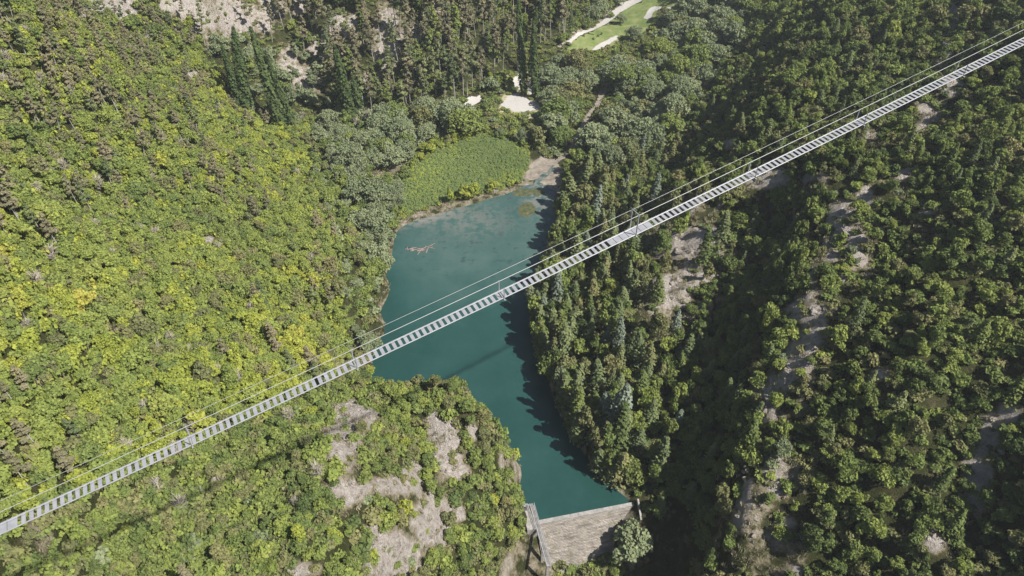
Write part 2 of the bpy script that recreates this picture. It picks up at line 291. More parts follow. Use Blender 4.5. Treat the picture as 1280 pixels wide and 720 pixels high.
# ------------------------------------------------------------------ ground
BARE = [(850,345,38,46),(872,300,20,15),(1060,288,15,12),(1078,326,11,8),(1045,315,8,5),(990,385,12,16),(1020,390,24,13),(1008,358,9,18),(950,480,20,24),(985,470,13,20),(960,512,12,16),(1000,510,9,7),(940,660,28,36),(985,670,15,22),(900,695,15,20),
 (930,600,13,18),(975,612,14,14),(1222,598,14,30),(1238,540,10,16),(1262,520,8,14),(1166,675,17,11),(1080,245,8,13),(1185,108,12,8),(1160,140,14,9),(1130,218,10,8),(1155,265,9,7),(1100,470,9,6),(960,222,24,9),(880,258,20,9),(1020,225,12,7),
 (1090,170,10,6),(1190,20,8,18),(1180,70,7,12),(1150,160,7,14),(905,178,10,6),
 (446,518,23,18),(426,560,19,34),(438,616,18,14),(558,560,13,27),(543,527,6,15),(578,592,7,7),(478,607,38,9),(515,598,10,18),(542,655,20,26),(498,698,32,24),(470,670,10,14),(572,640,6,9),(375,715,18,7),(460,498,13,6),(590,540,5,12),
 (140,10,40,15),(275,20,40,21),(225,8,20,9),(340,8,14,12),(330,26,10,12),(232,92,14,5),(260,306,8,8),(485,50,13,30),(385,100,14,16),(402,60,11,14),(440,40,8,14),(520,40,7,10),(360,75,9,14),(548,10,5,7),(150,410,9,7),(85,415,9,5),(250,520,10,6),(420,30,9,12),(372,8,8,8),(460,100,6,6),(165,475,7,5),(275,600,6,4)]
BW = []
for u, v, a, b_ in BARE:
    g0 = ground(u, v); BW.append((g0[0], g0[1], u, v, a, b_))
def bareness(x, y, z, dv=0.0):
    q = project(np.stack([x, y, z], 1)) - np.array([0, dv, 0]); r = np.zeros(len(x))
    for X, Y, u, v, a, b_ in BW:
        d = ((q[:, 0]-u)/a)**2 + ((q[:, 1]-v)/b_)**2
        near = np.hypot(x-X, y-Y) < 45
        r = np.maximum(r, np.where(near, np.exp(-d*.5), 0))
    return r
ny, nx = GX.shape
V = np.stack([GX.ravel(), GY.ravel(), GZ.ravel()], 1); ii = (np.arange(ny-1)[:, None]*nx+np.arange(nx-1)[None]).ravel()
gy_, gx_ = np.gradient(GZ, STEP); STEEP = np.hypot(gx_, gy_)
BAREG = np.maximum(bareness(V[:, 0], V[:, 1], V[:, 2]), np.clip((STEEP.ravel()-1.7)/1.2, 0, .5))
BAREG = BAREG*np.clip(np.where(V[:, 0] > 20, .85, 1.05)+np.where(V[:, 0] > 20, 1.3, .8)*fbm(V[:, 0]/6.5, V[:, 1]/6.5, 4, 131), .1, 1.25)
BAREG = np.where(V[:, 2] < .8, np.maximum(BAREG, .35), BAREG)
CREST = [(1040,225),(1115,225),(1095,330),(1045,400),(1015,500),(1005,725),(895,725),(918,640),(942,560),(957,480),(987,400),(1022,320)]
GULLY = [(800,640),(835,500),(880,400),(935,330),(985,240),(1020,225),(1025,265),(985,400),(955,480),(935,560),(915,640),(900,720),(860,760),(790,740)]
_q = project(V); INGUL = inside(GULLY, _q[:, 0], _q[:, 1]); BAREG = np.where(INGUL, BAREG*.45, BAREG)  # ground colour made darker inside the gully to deepen its shade
INCR = inside(CREST, _q[:, 0], _q[:, 1]) & (V[:, 0] > 30); BAREG = np.where(INCR, np.maximum(BAREG, np.clip(.15+.9*fbm(V[:, 0]/9, V[:, 1]/9, 3, 87), 0, .8)), BAREG)
rk = np.clip((BAREG-.25)/.4, 0, 1)*smooth(1.5, 5, V[:, 2])                # bare rock is broken into ribs and ledges
V[:, 2] += rk*((.45-np.abs(fbm(V[:, 0]/4.2+7, V[:, 1]/4.2, 3, 141)))*1.9 + fbm(V[:, 0]/1.9, V[:, 1]/1.9, 2, 142)*.8); GZ = V[:, 2].reshape(GX.shape).copy()
gob = link_mesh('terrain', V, np.stack([ii, ii+1, ii+nx+1, ii+nx], 1), GROUNDM, smooth_=True); tag(gob, kind='structure')
a_ = gob.data.attributes.new('bare', 'FLOAT', 'POINT'); a_.data.foreach_set('value', BAREG.astype(np.float32))
BARET = np.where(V[:, 0] > 20, np.maximum.reduce([BAREG, bareness(V[:, 0], V[:, 1], V[:, 2], 9.0), bareness(V[:, 0], V[:, 1], V[:, 2], 17.0)]), np.maximum(BAREG, bareness(V[:, 0], V[:, 1], V[:, 2], 6.0))); BAREGRID = BARET.reshape(ny, nx)     # trees keep off the bare spots and off the ground just below them
def bare_at(x, y):
    i = np.clip(((x-gx[0])/STEP).round().astype(int), 0, nx-1); j = np.clip(((y-gy[0])/STEP).round().astype(int), 0, ny-1); return BAREGRID[j, i]

def wpoly(px): return [tuple(ground(u, v)[:2]) for u, v in px]
def sheet(name, px, mat, lift, cell=.45, world=None, wob=.6):
    """a sheet lying on the ground inside an outline"""
    P = world or wpoly(px); P = np.array(P); x0, y0 = P.min(0)-1; x1, y1 = P.max(0)+1
    xs = np.arange(x0, x1, cell); ys = np.arange(y0, y1, cell); X, Y = np.meshgrid(xs, ys)
    Xw = X + wob*2*fbm(X/3, Y/3, 2, 41); Yw = Y + wob*2*fbm(X/3+40, Y/3, 2, 42)
    Z = hz(X, Y)+lift; mk = inside(P.tolist(), Xw, Yw); idx = np.arange(X.size).reshape(X.shape)
    c = mk[:-1, :-1] & mk[1:, :-1] & mk[:-1, 1:] & mk[1:, 1:]
    f = np.stack([idx[:-1, :-1][c], idx[:-1, 1:][c], idx[1:, 1:][c], idx[1:, :-1][c]], 1)
    us = np.unique(f); mp_ = np.zeros(X.size, int); mp_[us] = np.arange(len(us))
    return link_mesh(name, np.stack([X.ravel(), Y.ravel(), Z.ravel()], 1)[us], mp_[f], mat, smooth_=True)

YARD = [(625,133),(633,120),(642,115),(656,121),(672,130),(677,136),(660,141),(641,141)]
YARD2 = [(633,101),(650,89),(656,92),(657,108),(652,114),(641,108)]
YARD3 = [(662,93),(671,94),(684,98),(682,106),(670,108),(667,119),(661,121),(660,110)]
STUB = [(572,138),(584,123),(602,117),(600,129),(584,135)]
ROAD = [(704,56),(722,41),(760,18),(775,4),(800,-14),(824,-14),(796,5),(776,16),(738,40),(714,56)]
VERGE = [(616,138),(626,112),(630,94),(650,84),(688,92),(698,104),(680,114),(684,138),(664,148),(636,147)]
VERGE2 = [(696,60),(718,38),(756,14),(790,-14),(800,-14),(764,14),(722,43),(704,62)]
MEAD = [(700,66),(716,54),(740,39),(778,14),(800,2),(822,-10),(862,-10),(846,16),(822,26),(800,44),(768,56),(742,64)]
PATH = [(738,64),(744,58),(764,47),(772,44),(774,49),(752,62)]
PATH2 = [(803,24),(811,11),(818,8),(838,9),(840,14),(819,14),(812,26)]
SANDB = [(655,224),(660,206),(674,196),(694,198),(708,214),(708,236),(700,246),(688,236),(672,228)]
REEDS = [(494,258),(512,215),(545,192),(580,176),(605,170),(642,176),(660,192),(661,212),(652,228),(632,235),(592,244),(543,257),(510,268)]
VERGEM = simple('dry_verge', (.30, .27, .17), .95, (.9, .55, 1.25), .2, 0, .4)
tag(sheet('dry_verge', VERGE, VERGEM, .07), kind='structure'); tag(sheet('dry_verge', VERGE2, SAND, .1), kind='structure')
tag(sheet('gravel_yard', YARD, GRAVEL, .14), kind='structure'); tag(sheet('gravel_yard', YARD2, GRAVEL, .14), kind='structure'); tag(sheet('gravel_yard', YARD3, GRAVEL, .14), kind='structure'); tag(sheet('gravel_track', STUB, GRAVEL, .15), kind='structure')
tag(sheet('meadow', MEAD, MEADOW, .12, wob=2.2), kind='structure'); tag(sheet('gravel_road', ROAD, GRAVEL, .22, wob=.2), kind='structure')
tag(sheet('footpath', PATH, GRAVEL, .2, .4, wob=.2), kind='structure'); tag(sheet('footpath', PATH2, GRAVEL, .2, .4, wob=.2), kind='structure'); tag(sheet('gravel_bar', SANDB, SAND, .1), kind='structure')
def strip(pxs, wd):
    c = [ground(u, v)[:2] for u, v in pxs]; l = []; r = []
    for k, p in enumerate(c):
        d_ = np.array(c[min(k+1, len(c)-1)])-np.array(c[max(k-1, 0)]); d_ = d_/np.linalg.norm(d_); n_ = np.array([-d_[1], d_[0]]); ww = wd*(.7+.6*random.random())
        l.append(tuple(p+n_*ww)); r.append(tuple(p-n_*ww))
    return l + r[::-1]
STREAM = strip([(692,206),(704,196),(716,184),(722,172),(729,160),(734,148),(746,132),(752,118),(758,104),(770,92),(780,84)], 2.0)
tag(sheet('stream_bed', None, SAND, .16, .7, STREAM), kind='structure')
CHANNEL = [(664,236),(668,226),(676,219),(684,214),(690,206),(694,207),(690,216),(684,221),(678,227),(676,236)]
so = sheet('stream', CHANNEL, WATER, .2, .4); tag(so, kind='structure')
for nm, val in (('shallow', .45), ('silt', .75), ('weed', .6)): so.data.attributes.new(nm, 'FLOAT', 'POINT').data.foreach_set('value', np.full(len(so.data.vertices), val, np.float32))
EXCL = [wpoly([(648,190),(672,186),(672,240),(640,244)]), wpoly(YARD), wpoly(YARD2), wpoly(YARD3), wpoly(STUB), wpoly(ROAD), wpoly(MEAD), wpoly(SANDB), STREAM]

# ------------------------------------------------------------------ the reservoir
DA, DB = at(672, 652, 0), at(791, 629, 0)                       # the two ends of the dam crest
al = (DB-DA)[:2]; al = al/np.linalg.norm(al); dn_ = np.array([al[1], -al[0]])    # along the crest, and downstream
shore = [at(u, v, 0) for u, v in LAKE]; cen = np.mean(shore, 0); lp = []
for (u, v), p in zip(LAKE, shore):
    if v > 625 and 670 < u < 795: lp.append(p[:2] + dn_*.25)
    else:
        d_ = (p-cen)[:2]; e_ = 3.5 if p[1] > DA[1]+4 else 1.5; lp.append(p[:2] + d_/np.linalg.norm(d_)*e_*np.array([1, .6]))
lp = np.array(lp); x0, y0 = lp.min(0); x1, y1 = lp.max(0); cell = 1.2
xs = np.arange(x0-1, x1+1, cell); ys = np.arange(y0-1, y1+1, cell); X, Y = np.meshgrid(xs, ys); mk = inside(lp.tolist(), X, Y)
# keep whole cells near banks, but never beyond the dam crest
side = (X-DA[0])*dn_[0] + (Y-DA[1])*dn_[1]
sd = np.minimum(side, 0.0) - side                                # push everything beyond the crest line back on to it
X2 = X + np.where(side > 0, sd*dn_[0], 0); Y2 = Y + np.where(side > 0, sd*dn_[1], 0)
cm = (mk[:-1, :-1] | mk[1:, :-1] | mk[:-1, 1:] | mk[1:, 1:]) & (np.minimum.reduce([side[:-1, :-1], side[1:, :-1], side[:-1, 1:], side[1:, 1:]]) < 0)
idx = np.arange(X.size).reshape(X.shape); f = np.stack([idx[:-1, :-1][cm], idx[:-1, 1:][cm], idx[1:, 1:][cm], idx[1:, :-1][cm]], 1)
us = np.unique(f); mp_ = np.zeros(X.size, int); mp_[us] = np.arange(len(us)); WV = np.stack([X2.ravel(), Y2.ravel(), np.zeros(X.size)], 1)[us]
lake = link_mesh('water', WV, mp_[f], WATER, smooth_=True); tag(lake, kind='structure')
q = project(WV)
sh_ = smooth(450, 310, q[:, 1])*.55 + .12*np.exp(-(((q[:, 0]-600)/60)**2+((q[:, 1]-450)/30)**2)) + .07*np.exp(-(((q[:, 0]-690)/30)**2+((q[:, 1]-575)/30)**2)) - .3*np.exp(-(((q[:, 0]-480)/22)**2)) - .25*np.exp(-(((q[:, 0]-640)/26)**2+((q[:, 1]-262)/14)**2))
wd_ = smooth(380, 290, q[:, 1])*.8 + .25 + .8*np.exp(-(((q[:, 0]-655)/35)**2+((q[:, 1]-255)/16)**2))
si_ = np.clip(1.15*np.exp(-(((q[:, 0]-535)/38)**2+((q[:, 1]-272-(520-q[:, 0])*.3)/11)**2)) + .9*np.exp(-(((q[:, 0]-585)/55)**2+((q[:, 1]-275)/22)**2))*.6 + 1.0*np.exp(-(((q[:, 0]-676)/22)**2+((q[:, 1]-245)/22)**2)), 0, 1)
for nm, vv in (('shallow', sh_), ('weed', wd_), ('silt', si_)):
    lake.data.attributes.new(nm, 'FLOAT', 'POINT').data.foreach_set('value', vv.astype(np.float32))
# ------------------------------------------------------------------ mesh builder for built things
class MB:
    def __init__(s): s.v = []; s.f = []
    def box(s, c, ax, ay, az, hx, hy, hz_):
        c = np.array(c, float); ax, ay, az = (np.array(q, float) for q in (ax, ay, az)); k = len(s.v)
        for i in (-1, 1):
            for j in (-1, 1):
                for l in (-1, 1): s.v.append(c+ax*hx*i+ay*hy*j+az*hz_*l)
        for q in ((0,1,3,2),(4,6,7,5),(0,4,5,1),(2,3,7,6),(0,2,6,4),(1,5,7,3)): s.f.append(tuple(k+i for i in q))
    def tube(s, pts, r, n=6):
        pts = [np.array(p, float) for p in pts]; k = len(s.v); m = len(pts)
        for i, p in enumerate(pts):
            d_ = pts[min(i+1, m-1)]-pts[max(i-1, 0)]; d_ /= np.linalg.norm(d_)
            a = np.cross(d_, (0, 0, 1) if abs(d_[2]) < .9 else (1, 0, 0)); a /= np.linalg.norm(a); b = np.cross(d_, a)
            rr = r[i] if hasattr(r, '__len__') else r
            for j in range(n): s.v.append(p + rr*(math.cos(2*math.pi*j/n)*a + math.sin(2*math.pi*j/n)*b))
        for i in range(m-1):
            for j in range(n): s.f.append((k+i*n+j, k+i*n+(j+1) % n, k+(i+1)*n+(j+1) % n, k+(i+1)*n+j))
        s.f.append(tuple(k+j for j in range(n))[::-1]); s.f.append(tuple(k+(m-1)*n+j for j in range(n)))
    def build(s, name, mat, parent=None, org=None, smooth_=False):
        v = np.array(s.v); v = v - np.array(org) if org is not None else v
        return link_mesh(name, v, s.f, mat, parent, smooth_)
Z3 = np.array([0, 0, 1.0])

# ------------------------------------------------------------------ the footbridge
BX, BY, BZ, BH, BS, BC = 10.2244, 48.4289, CH-37.2381, .4845, .1504, .2096
def bp_(t): return np.array([BX+t*math.cos(BH), BY+t*math.sin(BH), BZ+BS*t+BC*t*t/1000])
def bt_(t): d_ = np.array([math.cos(BH), math.sin(BH), BS+2*BC*t/1000]); return d_/np.linalg.norm(d_)
BN = np.array([-math.sin(BH), math.cos(BH), 0]); ORG = bp_(0); HW = .42
T0, T1 = -128.0, 238.0
bridge = empty('suspension_footbridge', ORG); tag(bridge, 'long slender steel suspension footbridge with open treads crossing high above the reservoir', 'bridge')
ts = np.r_[np.arange(T0, T1, 2.5), T1]
for sgn in (-1, 1):
    mb = MB(); mb.tube([bp_(q)+BN*HW*sgn+Z3*.015 for q in ts], .05); mb.build('deck_cable', STEEL, bridge, ORG, True)
for sgn, r_ in ((1, .025), (-1, .010)):
    mb = MB(); mb.tube([bp_(q)+BN*(HW+.04)*sgn+Z3*1.06 for q in ts], r_); mb.build('handrail_cable', CABLE, bridge, ORG, True)
mb = MB(); mb.tube([bp_(q)+BN*(HW+.04)+Z3*2.03 for q in ts], .014); mb.build('safety_cable', CABLE, bridge, ORG, True)
mb = MB(); mb.box((0, 0, 0), (1, 0, 0), (0, 1, 0), (0, 0, 1), .135, HW-.03, .018); tread = mb.build('tread', STEEL, bridge)
PLAT = [(-2.42, 1.82), (-53.2, -49.17)]
inplat = lambda q: any(a-.1 < q < b+.1 for a, b in PLAT)
tq = [q for q in np.arange(T0+.2, T1, .5) if not inplat(q)]
shown = [q for q in tq if -50 < q < 53][:100]
def set_tread(o, q):
    d_ = bt_(q); o.location = Vector(bp_(q)-ORG); o.rotation_euler = (0, -math.asin(d_[2]), BH); o.parent = bridge
for k, q in enumerate(shown):
    o = tread if k == 0 else tread.copy()
    if k: C.objects.link(o)
    set_tread(o, q)
mb = MB(); ss = set(shown)
for q in tq:
    if q not in ss and -70 < q < T1: mb.box(bp_(q), bt_(q), BN, np.cross(bt_(q), BN), .135, HW-.03, .018)
tag(mb.build('tread', STEEL, bridge, ORG), kind='stuff')
for a, b in PLAT:
    k = int(round((b-a)/.65)); w_ = (b-a)/k
    for i in range(k):
        q = a+(i+.5)*w_; mb = MB(); mb.box(bp_(q), bt_(q), BN, np.cross(bt_(q), BN), w_/2-.022, HW-.02, .02); mb.build('platform_plate', STEEL, bridge, ORG)
for k in range(-10, 19):
    q = 12.5*k
    c = bp_(q)
    if k in (0, -4):
        q = q if k == 0 else -51.3
        c = bp_(q); mb = MB()
        for sgn in (-1, 1): mb.tube([c+BN*(HW+.05)*sgn-Z3*.08, c+BN*(HW+.05)*sgn+Z3*2.08], .055, 6)
        mb.tube([c-BN*(HW+.09)+Z3*2.08, c+BN*(HW+.09)+Z3*2.08], .045, 6); mb.build('portal_frame', STEEL, bridge, ORG)
    elif abs(q) < 90:
        for sgn, r_ in ((1, .055), (-1, .04)):
            mb = MB(); mb.tube([c+BN*(HW+.06)*sgn-Z3*.1, c+BN*(HW+.05)*sgn+Z3*1.09], r_, 6); mb.build('rail_post', STEEL, bridge, ORG)
    mb = MB(); mb.box(c-Z3*.09, bt_(q), BN, np.cross(bt_(q), BN), .05, HW+.22, .04); mb.build('cross_beam', STEEL, bridge, ORG)
for q, nm in ((T0, 'anchor_block'), (T1, 'anchor_block')):
    c = bp_(q); mb = MB(); mb.box(c-Z3*1.6, bt_(q)*np.array([1, 1, 0]), BN, Z3, 2.0, 1.6, 2.0); mb.build(nm, CONCRETE, bridge, ORG)

# ------------------------------------------------------------------ the dam
AL3 = np.array([al[0], al[1], 0]); DN3 = np.array([dn_[0], dn_[1], 0]); LEN = np.linalg.norm((DB-DA)[:2]); DO = np.array([DA[0], DA[1], 0])
dam = empty('stone_dam', DO); tag(dam, 'small masonry dam with sloping brown stone face holding back the green reservoir', 'dam')
nu, nv = 70, 48; RUN, DROP = 9.6, 14.5
V_ = []; UVs = []
for j in range(nv+1):
    for i in range(nu+1):
        u_ = i/nu*(LEN+.6)-.3; w_ = j/nv
        bul = (fbm(u_/1.6, w_*9, 3, 51)*.28 + fbm(u_/.5, w_*28, 2, 52)*.13)*min(1, w_*8)
        p = DO + AL3*u_ + DN3*(1.03 + RUN*w_ + bul*.8) + Z3*(.42 - DROP*w_ + bul*.6); V_.append(p); UVs.append((u_, w_*17.4))
idx = np.arange((nu+1)*(nv+1)).reshape(nv+1, nu+1); f = np.stack([idx[:-1, :-1].ravel(), idx[1:, :-1].ravel(), idx[1:, 1:].ravel(), idx[:-1, 1:].ravel()], 1)
fo = link_mesh('stone_face', np.array(V_)-DO, f, DAMM, dam); uvl = fo.data.uv_layers.new(name='face')
lv = np.zeros(len(fo.data.loops), int); fo.data.loops.foreach_get('vertex_index', lv); uvl.data.foreach_set('uv', np.array(UVs)[lv].ravel().astype(np.float32))
mb = MB(); 
for i in range(12): 
    u_ = (i+.5)*LEN/12; mb.box(DO+AL3*u_+DN3*.5+Z3*(.1+random.uniform(-.012, .012)), AL3, DN3, Z3, LEN/24-.015, .5, .45)
mb.build('crest_slab', CONCRETE, dam, DO)
mb = MB(); mb.box(DO+AL3*(LEN/2)+DN3*.6-Z3*6.5, AL3, DN3, Z3, LEN/2, .5, 6.2); mb.build('core_wall', CONCRETE, dam, DO)
# left side: abutment wall with a railed walkway along it
mb = MB(); mb.box(DO-AL3*1.55-DN3*1.0-Z3*3.0, AL3, DN3, Z3, 1.35, 3.2, 4.0); mb.build('abutment', CONCRETE, dam, DO)
wk = empty('walkway', DO); wk.location = (0, 0, 0); wk.parent = dam
W0 = DO - AL3*.55 - DN3*3.6 + Z3*1.2; W1 = DO - AL3*.15 + DN3*11.0 + Z3*.35
wd3 = (W1-W0); WLEN = np.linalg.norm(wd3); wd3 = wd3/WLEN; ws3 = np.array([-wd3[1], wd3[0], 0]); ws3 /= np.linalg.norm(ws3)
mb = MB(); mb.box((W0+W1)/2, wd3, ws3, np.cross(wd3, ws3), WLEN/2, .5, .06); mb.build('walkway_deck', CONCRETE, wk, DO)
for k in (.33, .66, .95):
    c = W0+(W1-W0)*k; mb = MB(); mb.box(c-Z3*4.1, AL3, DN3, Z3, .3, .3, 4.0); mb.build('pier', CONCRETE, wk, DO)
for sgn in (-1, 1):
    mb = MB()
    for hgt in (.55, 1.05): mb.tube([W0+ws3*.52*sgn+Z3*hgt, W1+ws3*.52*sgn+Z3*hgt], .055, 5)
    for k in range(9):
        c = W0+(W1-W0)*k/8+ws3*.52*sgn; mb.tube([c, c+Z3*1.08], .04, 5)
    mb.build('railing', STEEL, wk, DO)
gate = empty('sluice_gate', DO-AL3*2.6-DN3*3.2+Z3*1.0); tag(gate, 'steel sluice gate frame over a dark opening at the left end of the dam', 'sluice gate')
GO = np.array(gate.location)
mb = MB(); mb.box(GO+Z3*.02, AL3, DN3, Z3, .75, .5, .03); mb.build('shaft_shade', SHAFT_DARK, gate, GO)  # dark plate standing in for the shade inside the shaft opening
for sgn in (-1, 1): mb = MB(); mb.box(GO+AL3*.8*sgn+Z3*.9, AL3, DN3, Z3, .07, .07, .9); mb.build('gate_post', STEEL, gate, GO)
mb = MB(); mb.box(GO+Z3*1.87, AL3, DN3, Z3, .95, .09, .07); mb.build('gate_beam', STEEL, gate, GO)
mb = MB(); mb.tube([GO+Z3*.05, GO+Z3*2.5], .05, 6); mb.build('lifting_screw', STEEL, gate, GO)
mb = MB(); mb.tube([GO+Z3*2.2+AL3*.4*math.cos(a)+DN3*.4*math.sin(a) for a in np.linspace(0, 2*math.pi, 13)], .035, 5); mb.build('hand_wheel', STEEL, gate, GO)
# right side: pale retaining wall above the bank
r0, r1 = at(797, 622, 2.0), at(801, 648, 1.0); rm = (r0+r1)/2; rl = np.linalg.norm(r1-r0); rd_ = (r1-r0)/rl; rs = np.array([-rd_[1], rd_[0], 0]); rs /= np.linalg.norm(rs)
mb = MB()
for i in range(6): mb.box(r0+rd_*rl*(i+.5)/6-Z3*1.9, rd_, rs, np.cross(rd_, rs), rl/12-.01, .2, 2.2+.1*math.sin(i*2.1))
o = mb.build('retaining_wall', CONCRETE); tag(o, 'pale concrete retaining wall on the bank at the right end of the dam', 'wall')

# ------------------------------------------------------------------ lattice mast beside the gravel yard
mp0 = ground(649, 95); MT = 21.0
mast = empty('lattice_mast', mp0); tag(mast, 'thin pale steel lattice mast standing beside the white gravel yard', 'mast')
def mc(k, i): w_ = .75*(1-k)+.22*k; return mp0 + np.array([w_*(-1 if i in (0, 3) else 1), w_*(-1 if i < 2 else 1), MT*k-.3])
for i in range(4): mb = MB(); mb.tube([mc(0, i), mc(1, i)], .07, 5); mb.build('mast_leg', STEEL, mast, mp0)
mb = MB(); ks = np.linspace(0, 1, 13)
for a, b in zip(ks[:-1], ks[1:]):
    for i in range(4): mb.tube([mc(a, i), mc(b, (i+1) % 4)], .04, 4); mb.tube([mc(b, i), mc(b, (i+1) % 4)], .04, 4)
mb.build('bracing', STEEL, mast, mp0)
for hgt in (.8, .9): mb = MB(); mb.box(mp0+np.array([0, 0, MT*hgt]), (1, 0, 0), (0, 1, 0), (0, 0, 1), 1.4, .09, .09); mb.build('cross_arm', STEEL, mast, mp0)

# ------------------------------------------------------------------ leaves, crowns, trunks
def leaf_quads(P, Nn, size, r, aspect=1.0):
    n = len(P); Nn = Nn/np.maximum(np.linalg.norm(Nn, axis=1), 1e-6)[:, None]
    a = np.cross(Nn, r.normal(size=(n, 3))); a /= np.maximum(np.linalg.norm(a, axis=1), 1e-6)[:, None]; b = np.cross(Nn, a)
    s1 = (size*r.uniform(.65, 1.3, n))[:, None]; s2 = s1*aspect*r.uniform(.6, 1.0, n)[:, None]
    V = np.stack([P-a*s1-b*s2*.35, P+a*s1*.25-b*s2+Nn*s1*.12, P+a*s1+b*s2*.3, P-a*s1*.2+b*s2+Nn*s1*.15], 1).reshape(-1, 3)
    return V, np.arange(4*n).reshape(n, 4)
def unit(r, n):
    d = r.normal(size=(n, 3)); return d/np.linalg.norm(d, axis=1)[:, None]
def lobes_cloud(lobes, n, size, r, up=.25, aspect=1.0, out=.62):
    lobes = np.array(lobes, float); wgt = (lobes[:, 3]*lobes[:, 4])**1.0; k = r.choice(len(lobes), n, p=wgt/wgt.sum())
    d = unit(r, n); d[:, 2] = np.where(d[:, 2] < -.25, -d[:, 2]*.6, d[:, 2]); d /= np.linalg.norm(d, axis=1)[:, None]
    rad = r.uniform(.5, 1.12, n)**.6
    P = lobes[k, :3] + d*np.stack([lobes[k, 3], lobes[k, 3], lobes[k, 4]], 1)*rad[:, None]
    V, Fq = leaf_quads(P, d*out + r.normal(size=(n, 3))*.55 + np.array([0, 0, up]), size, r, aspect)
    tint = np.clip(r.uniform(0, 1, n)*.75 + .25*r.uniform(0, 1, len(lobes))[k], 0, 1)
    return V, Fq, tint
def broad_crown(seed, R=2.4, Hc=2.0, base=1.6, n=900, nl=13, size=.27, squat=1.0):
    r = np.random.default_rng(seed); lob = [(0, 0, base+Hc*.55, R*.55, Hc*.55)]
    for k in range(nl):
        a = k*2.4 + r.uniform(-.5, .5); e = r.uniform(0, 1)**.8; rr = R*.72*math.cos(e*1.25)*r.uniform(.6, 1.3)
        l = R*r.uniform(.2, .45); lob.append((rr*math.cos(a), rr*math.sin(a), base+Hc*(.2+.95*math.sin(e*1.4)*r.uniform(.75, 1.15)), l, l*.85*squat))
    return lobes_cloud(lob, n, size, r)
def conifer_crown(seed, Hh=11.0, R=2.5, n=800, size=.34, ragged=.25, base=.08):
    r = np.random.default_rng(seed); nw = 15; P = []; Nn = []; T_ = []
    k = r.integers(0, nw, n); fr = (k+r.uniform(-.3, .3, n))/nw; az = np.floor(r.uniform(0, 7, n))/7*2*math.pi + k*1.3 + r.normal(0, .13, n)
    z = Hh*(base+(1-base)*np.clip(fr, 0, 1)); lim = R*(1-np.clip(fr, 0, 1))**.8*(1+ragged*np.sin(k*5.1+az*2))+.12
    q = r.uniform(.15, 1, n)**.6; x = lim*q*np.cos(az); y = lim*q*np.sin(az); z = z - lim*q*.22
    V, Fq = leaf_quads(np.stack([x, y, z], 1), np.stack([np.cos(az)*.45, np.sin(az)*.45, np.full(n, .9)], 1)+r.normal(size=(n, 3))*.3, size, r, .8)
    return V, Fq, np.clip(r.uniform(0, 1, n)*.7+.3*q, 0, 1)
def pine_crown(seed, Hh=18.0, R=2.3, n=620, size=.42):
    r = np.random.default_rng(seed); lob = []
    for k in range(12):
        f_ = k/11; zz = Hh*(.50+.48*f_); rr = R*(1-f_)**.6*r.uniform(.5, 1.1); a = k*2.4+r.uniform(-.4, .4); l = R*(.44-.22*f_)*r.uniform(.8, 1.2)
        lob.append((rr*.75*math.cos(a), rr*.75*math.sin(a), zz, l, l*.75))
    return lobes_cloud(lob, n, size, r, .3, .8)
def cypress_crown(seed, Hh=30.0, R=1.7, n=1500, size=.42):
    r = np.random.default_rng(seed); fr = r.uniform(0, 1, n)**1.05; az = r.uniform(0, 2*math.pi, n); z = Hh*(.03+.97*fr)
    lim = R*np.minimum(1, fr*7+.35)*(1-fr**1.8)**.7*(1+.22*np.sin(az*5+z*.8)) + .08; q = r.uniform(.55, 1.05, n); 
    V, Fq = leaf_quads(np.stack([lim*q*np.cos(az), lim*q*np.sin(az), z], 1), np.stack([np.cos(az), np.sin(az), np.full(n, .35)], 1)+r.normal(size=(n, 3))*.4, size, r, 1.3)
    return V, Fq, r.uniform(0, 1, n)
def willow_crown(seed, R=6.0, Hc=7.0, base=1.6, n=2700, size=.36):
    r = np.random.default_rng(seed); lob = [(0, 0, base+Hc*.5, R*.6, Hc*.5)]
    for k in range(24):
        a = k*2.4+r.uniform(-.5, .5); e = r.uniform(0, 1); rr = R*.78*math.cos(e*1.3)*r.uniform(.75, 1.15); l = R*r.uniform(.17, .32)
        lob.append((rr*math.cos(a), rr*math.sin(a), base+Hc*(.15+.85*math.sin(e*1.4)), l, l*.95))
    return lobes_cloud(lob, n, size, r, .3)
def shrub_crown(seed, R=1.25, Hc=1.3, n=230, size=.24):
    r = np.random.default_rng(seed); lob = [(0, 0, Hc*.4, R*.6, Hc*.5)]
    for k in range(6):
        a = k*1.05+r.uniform(-.4, .4); rr = R*.6*r.uniform(.6, 1.1); l = R*r.uniform(.32, .5); lob.append((rr*math.cos(a), rr*math.sin(a), Hc*r.uniform(.25, .7), l, l*.85))
    return lobes_cloud(lob, n, size, r, .3)
def trunk_mb(Hh, r0, seed, limbs=5, spread=1.4, lo=.35):
    r = np.random.default_rng(seed); mb = MB(); bend = r.normal(0, .06, 2)*Hh*.4
    pts = [np.array([bend[0]*k*k, bend[1]*k*k, -.8*(k == 0)+Hh*k]) for k in np.linspace(0, 1, 5)]; mb.tube(pts, [r0*(1-.75*k) for k in np.linspace(0, 1, 5)], 5)
    for j in range(limbs):
        k = r.uniform(lo, .9); a = r.uniform(0, 2*math.pi); p = np.array([bend[0]*k*k, bend[1]*k*k, Hh*k]); l = spread*r.uniform(.7, 1.2)*(1.25-k)
        e = p+np.array([math.cos(a)*l, math.sin(a)*l, l*.55]); mb.tube([p, (p+e)/2+np.array([0, 0, -.05*l]), e], [r0*.38, r0*.26, r0*.1], 4)
    return mb
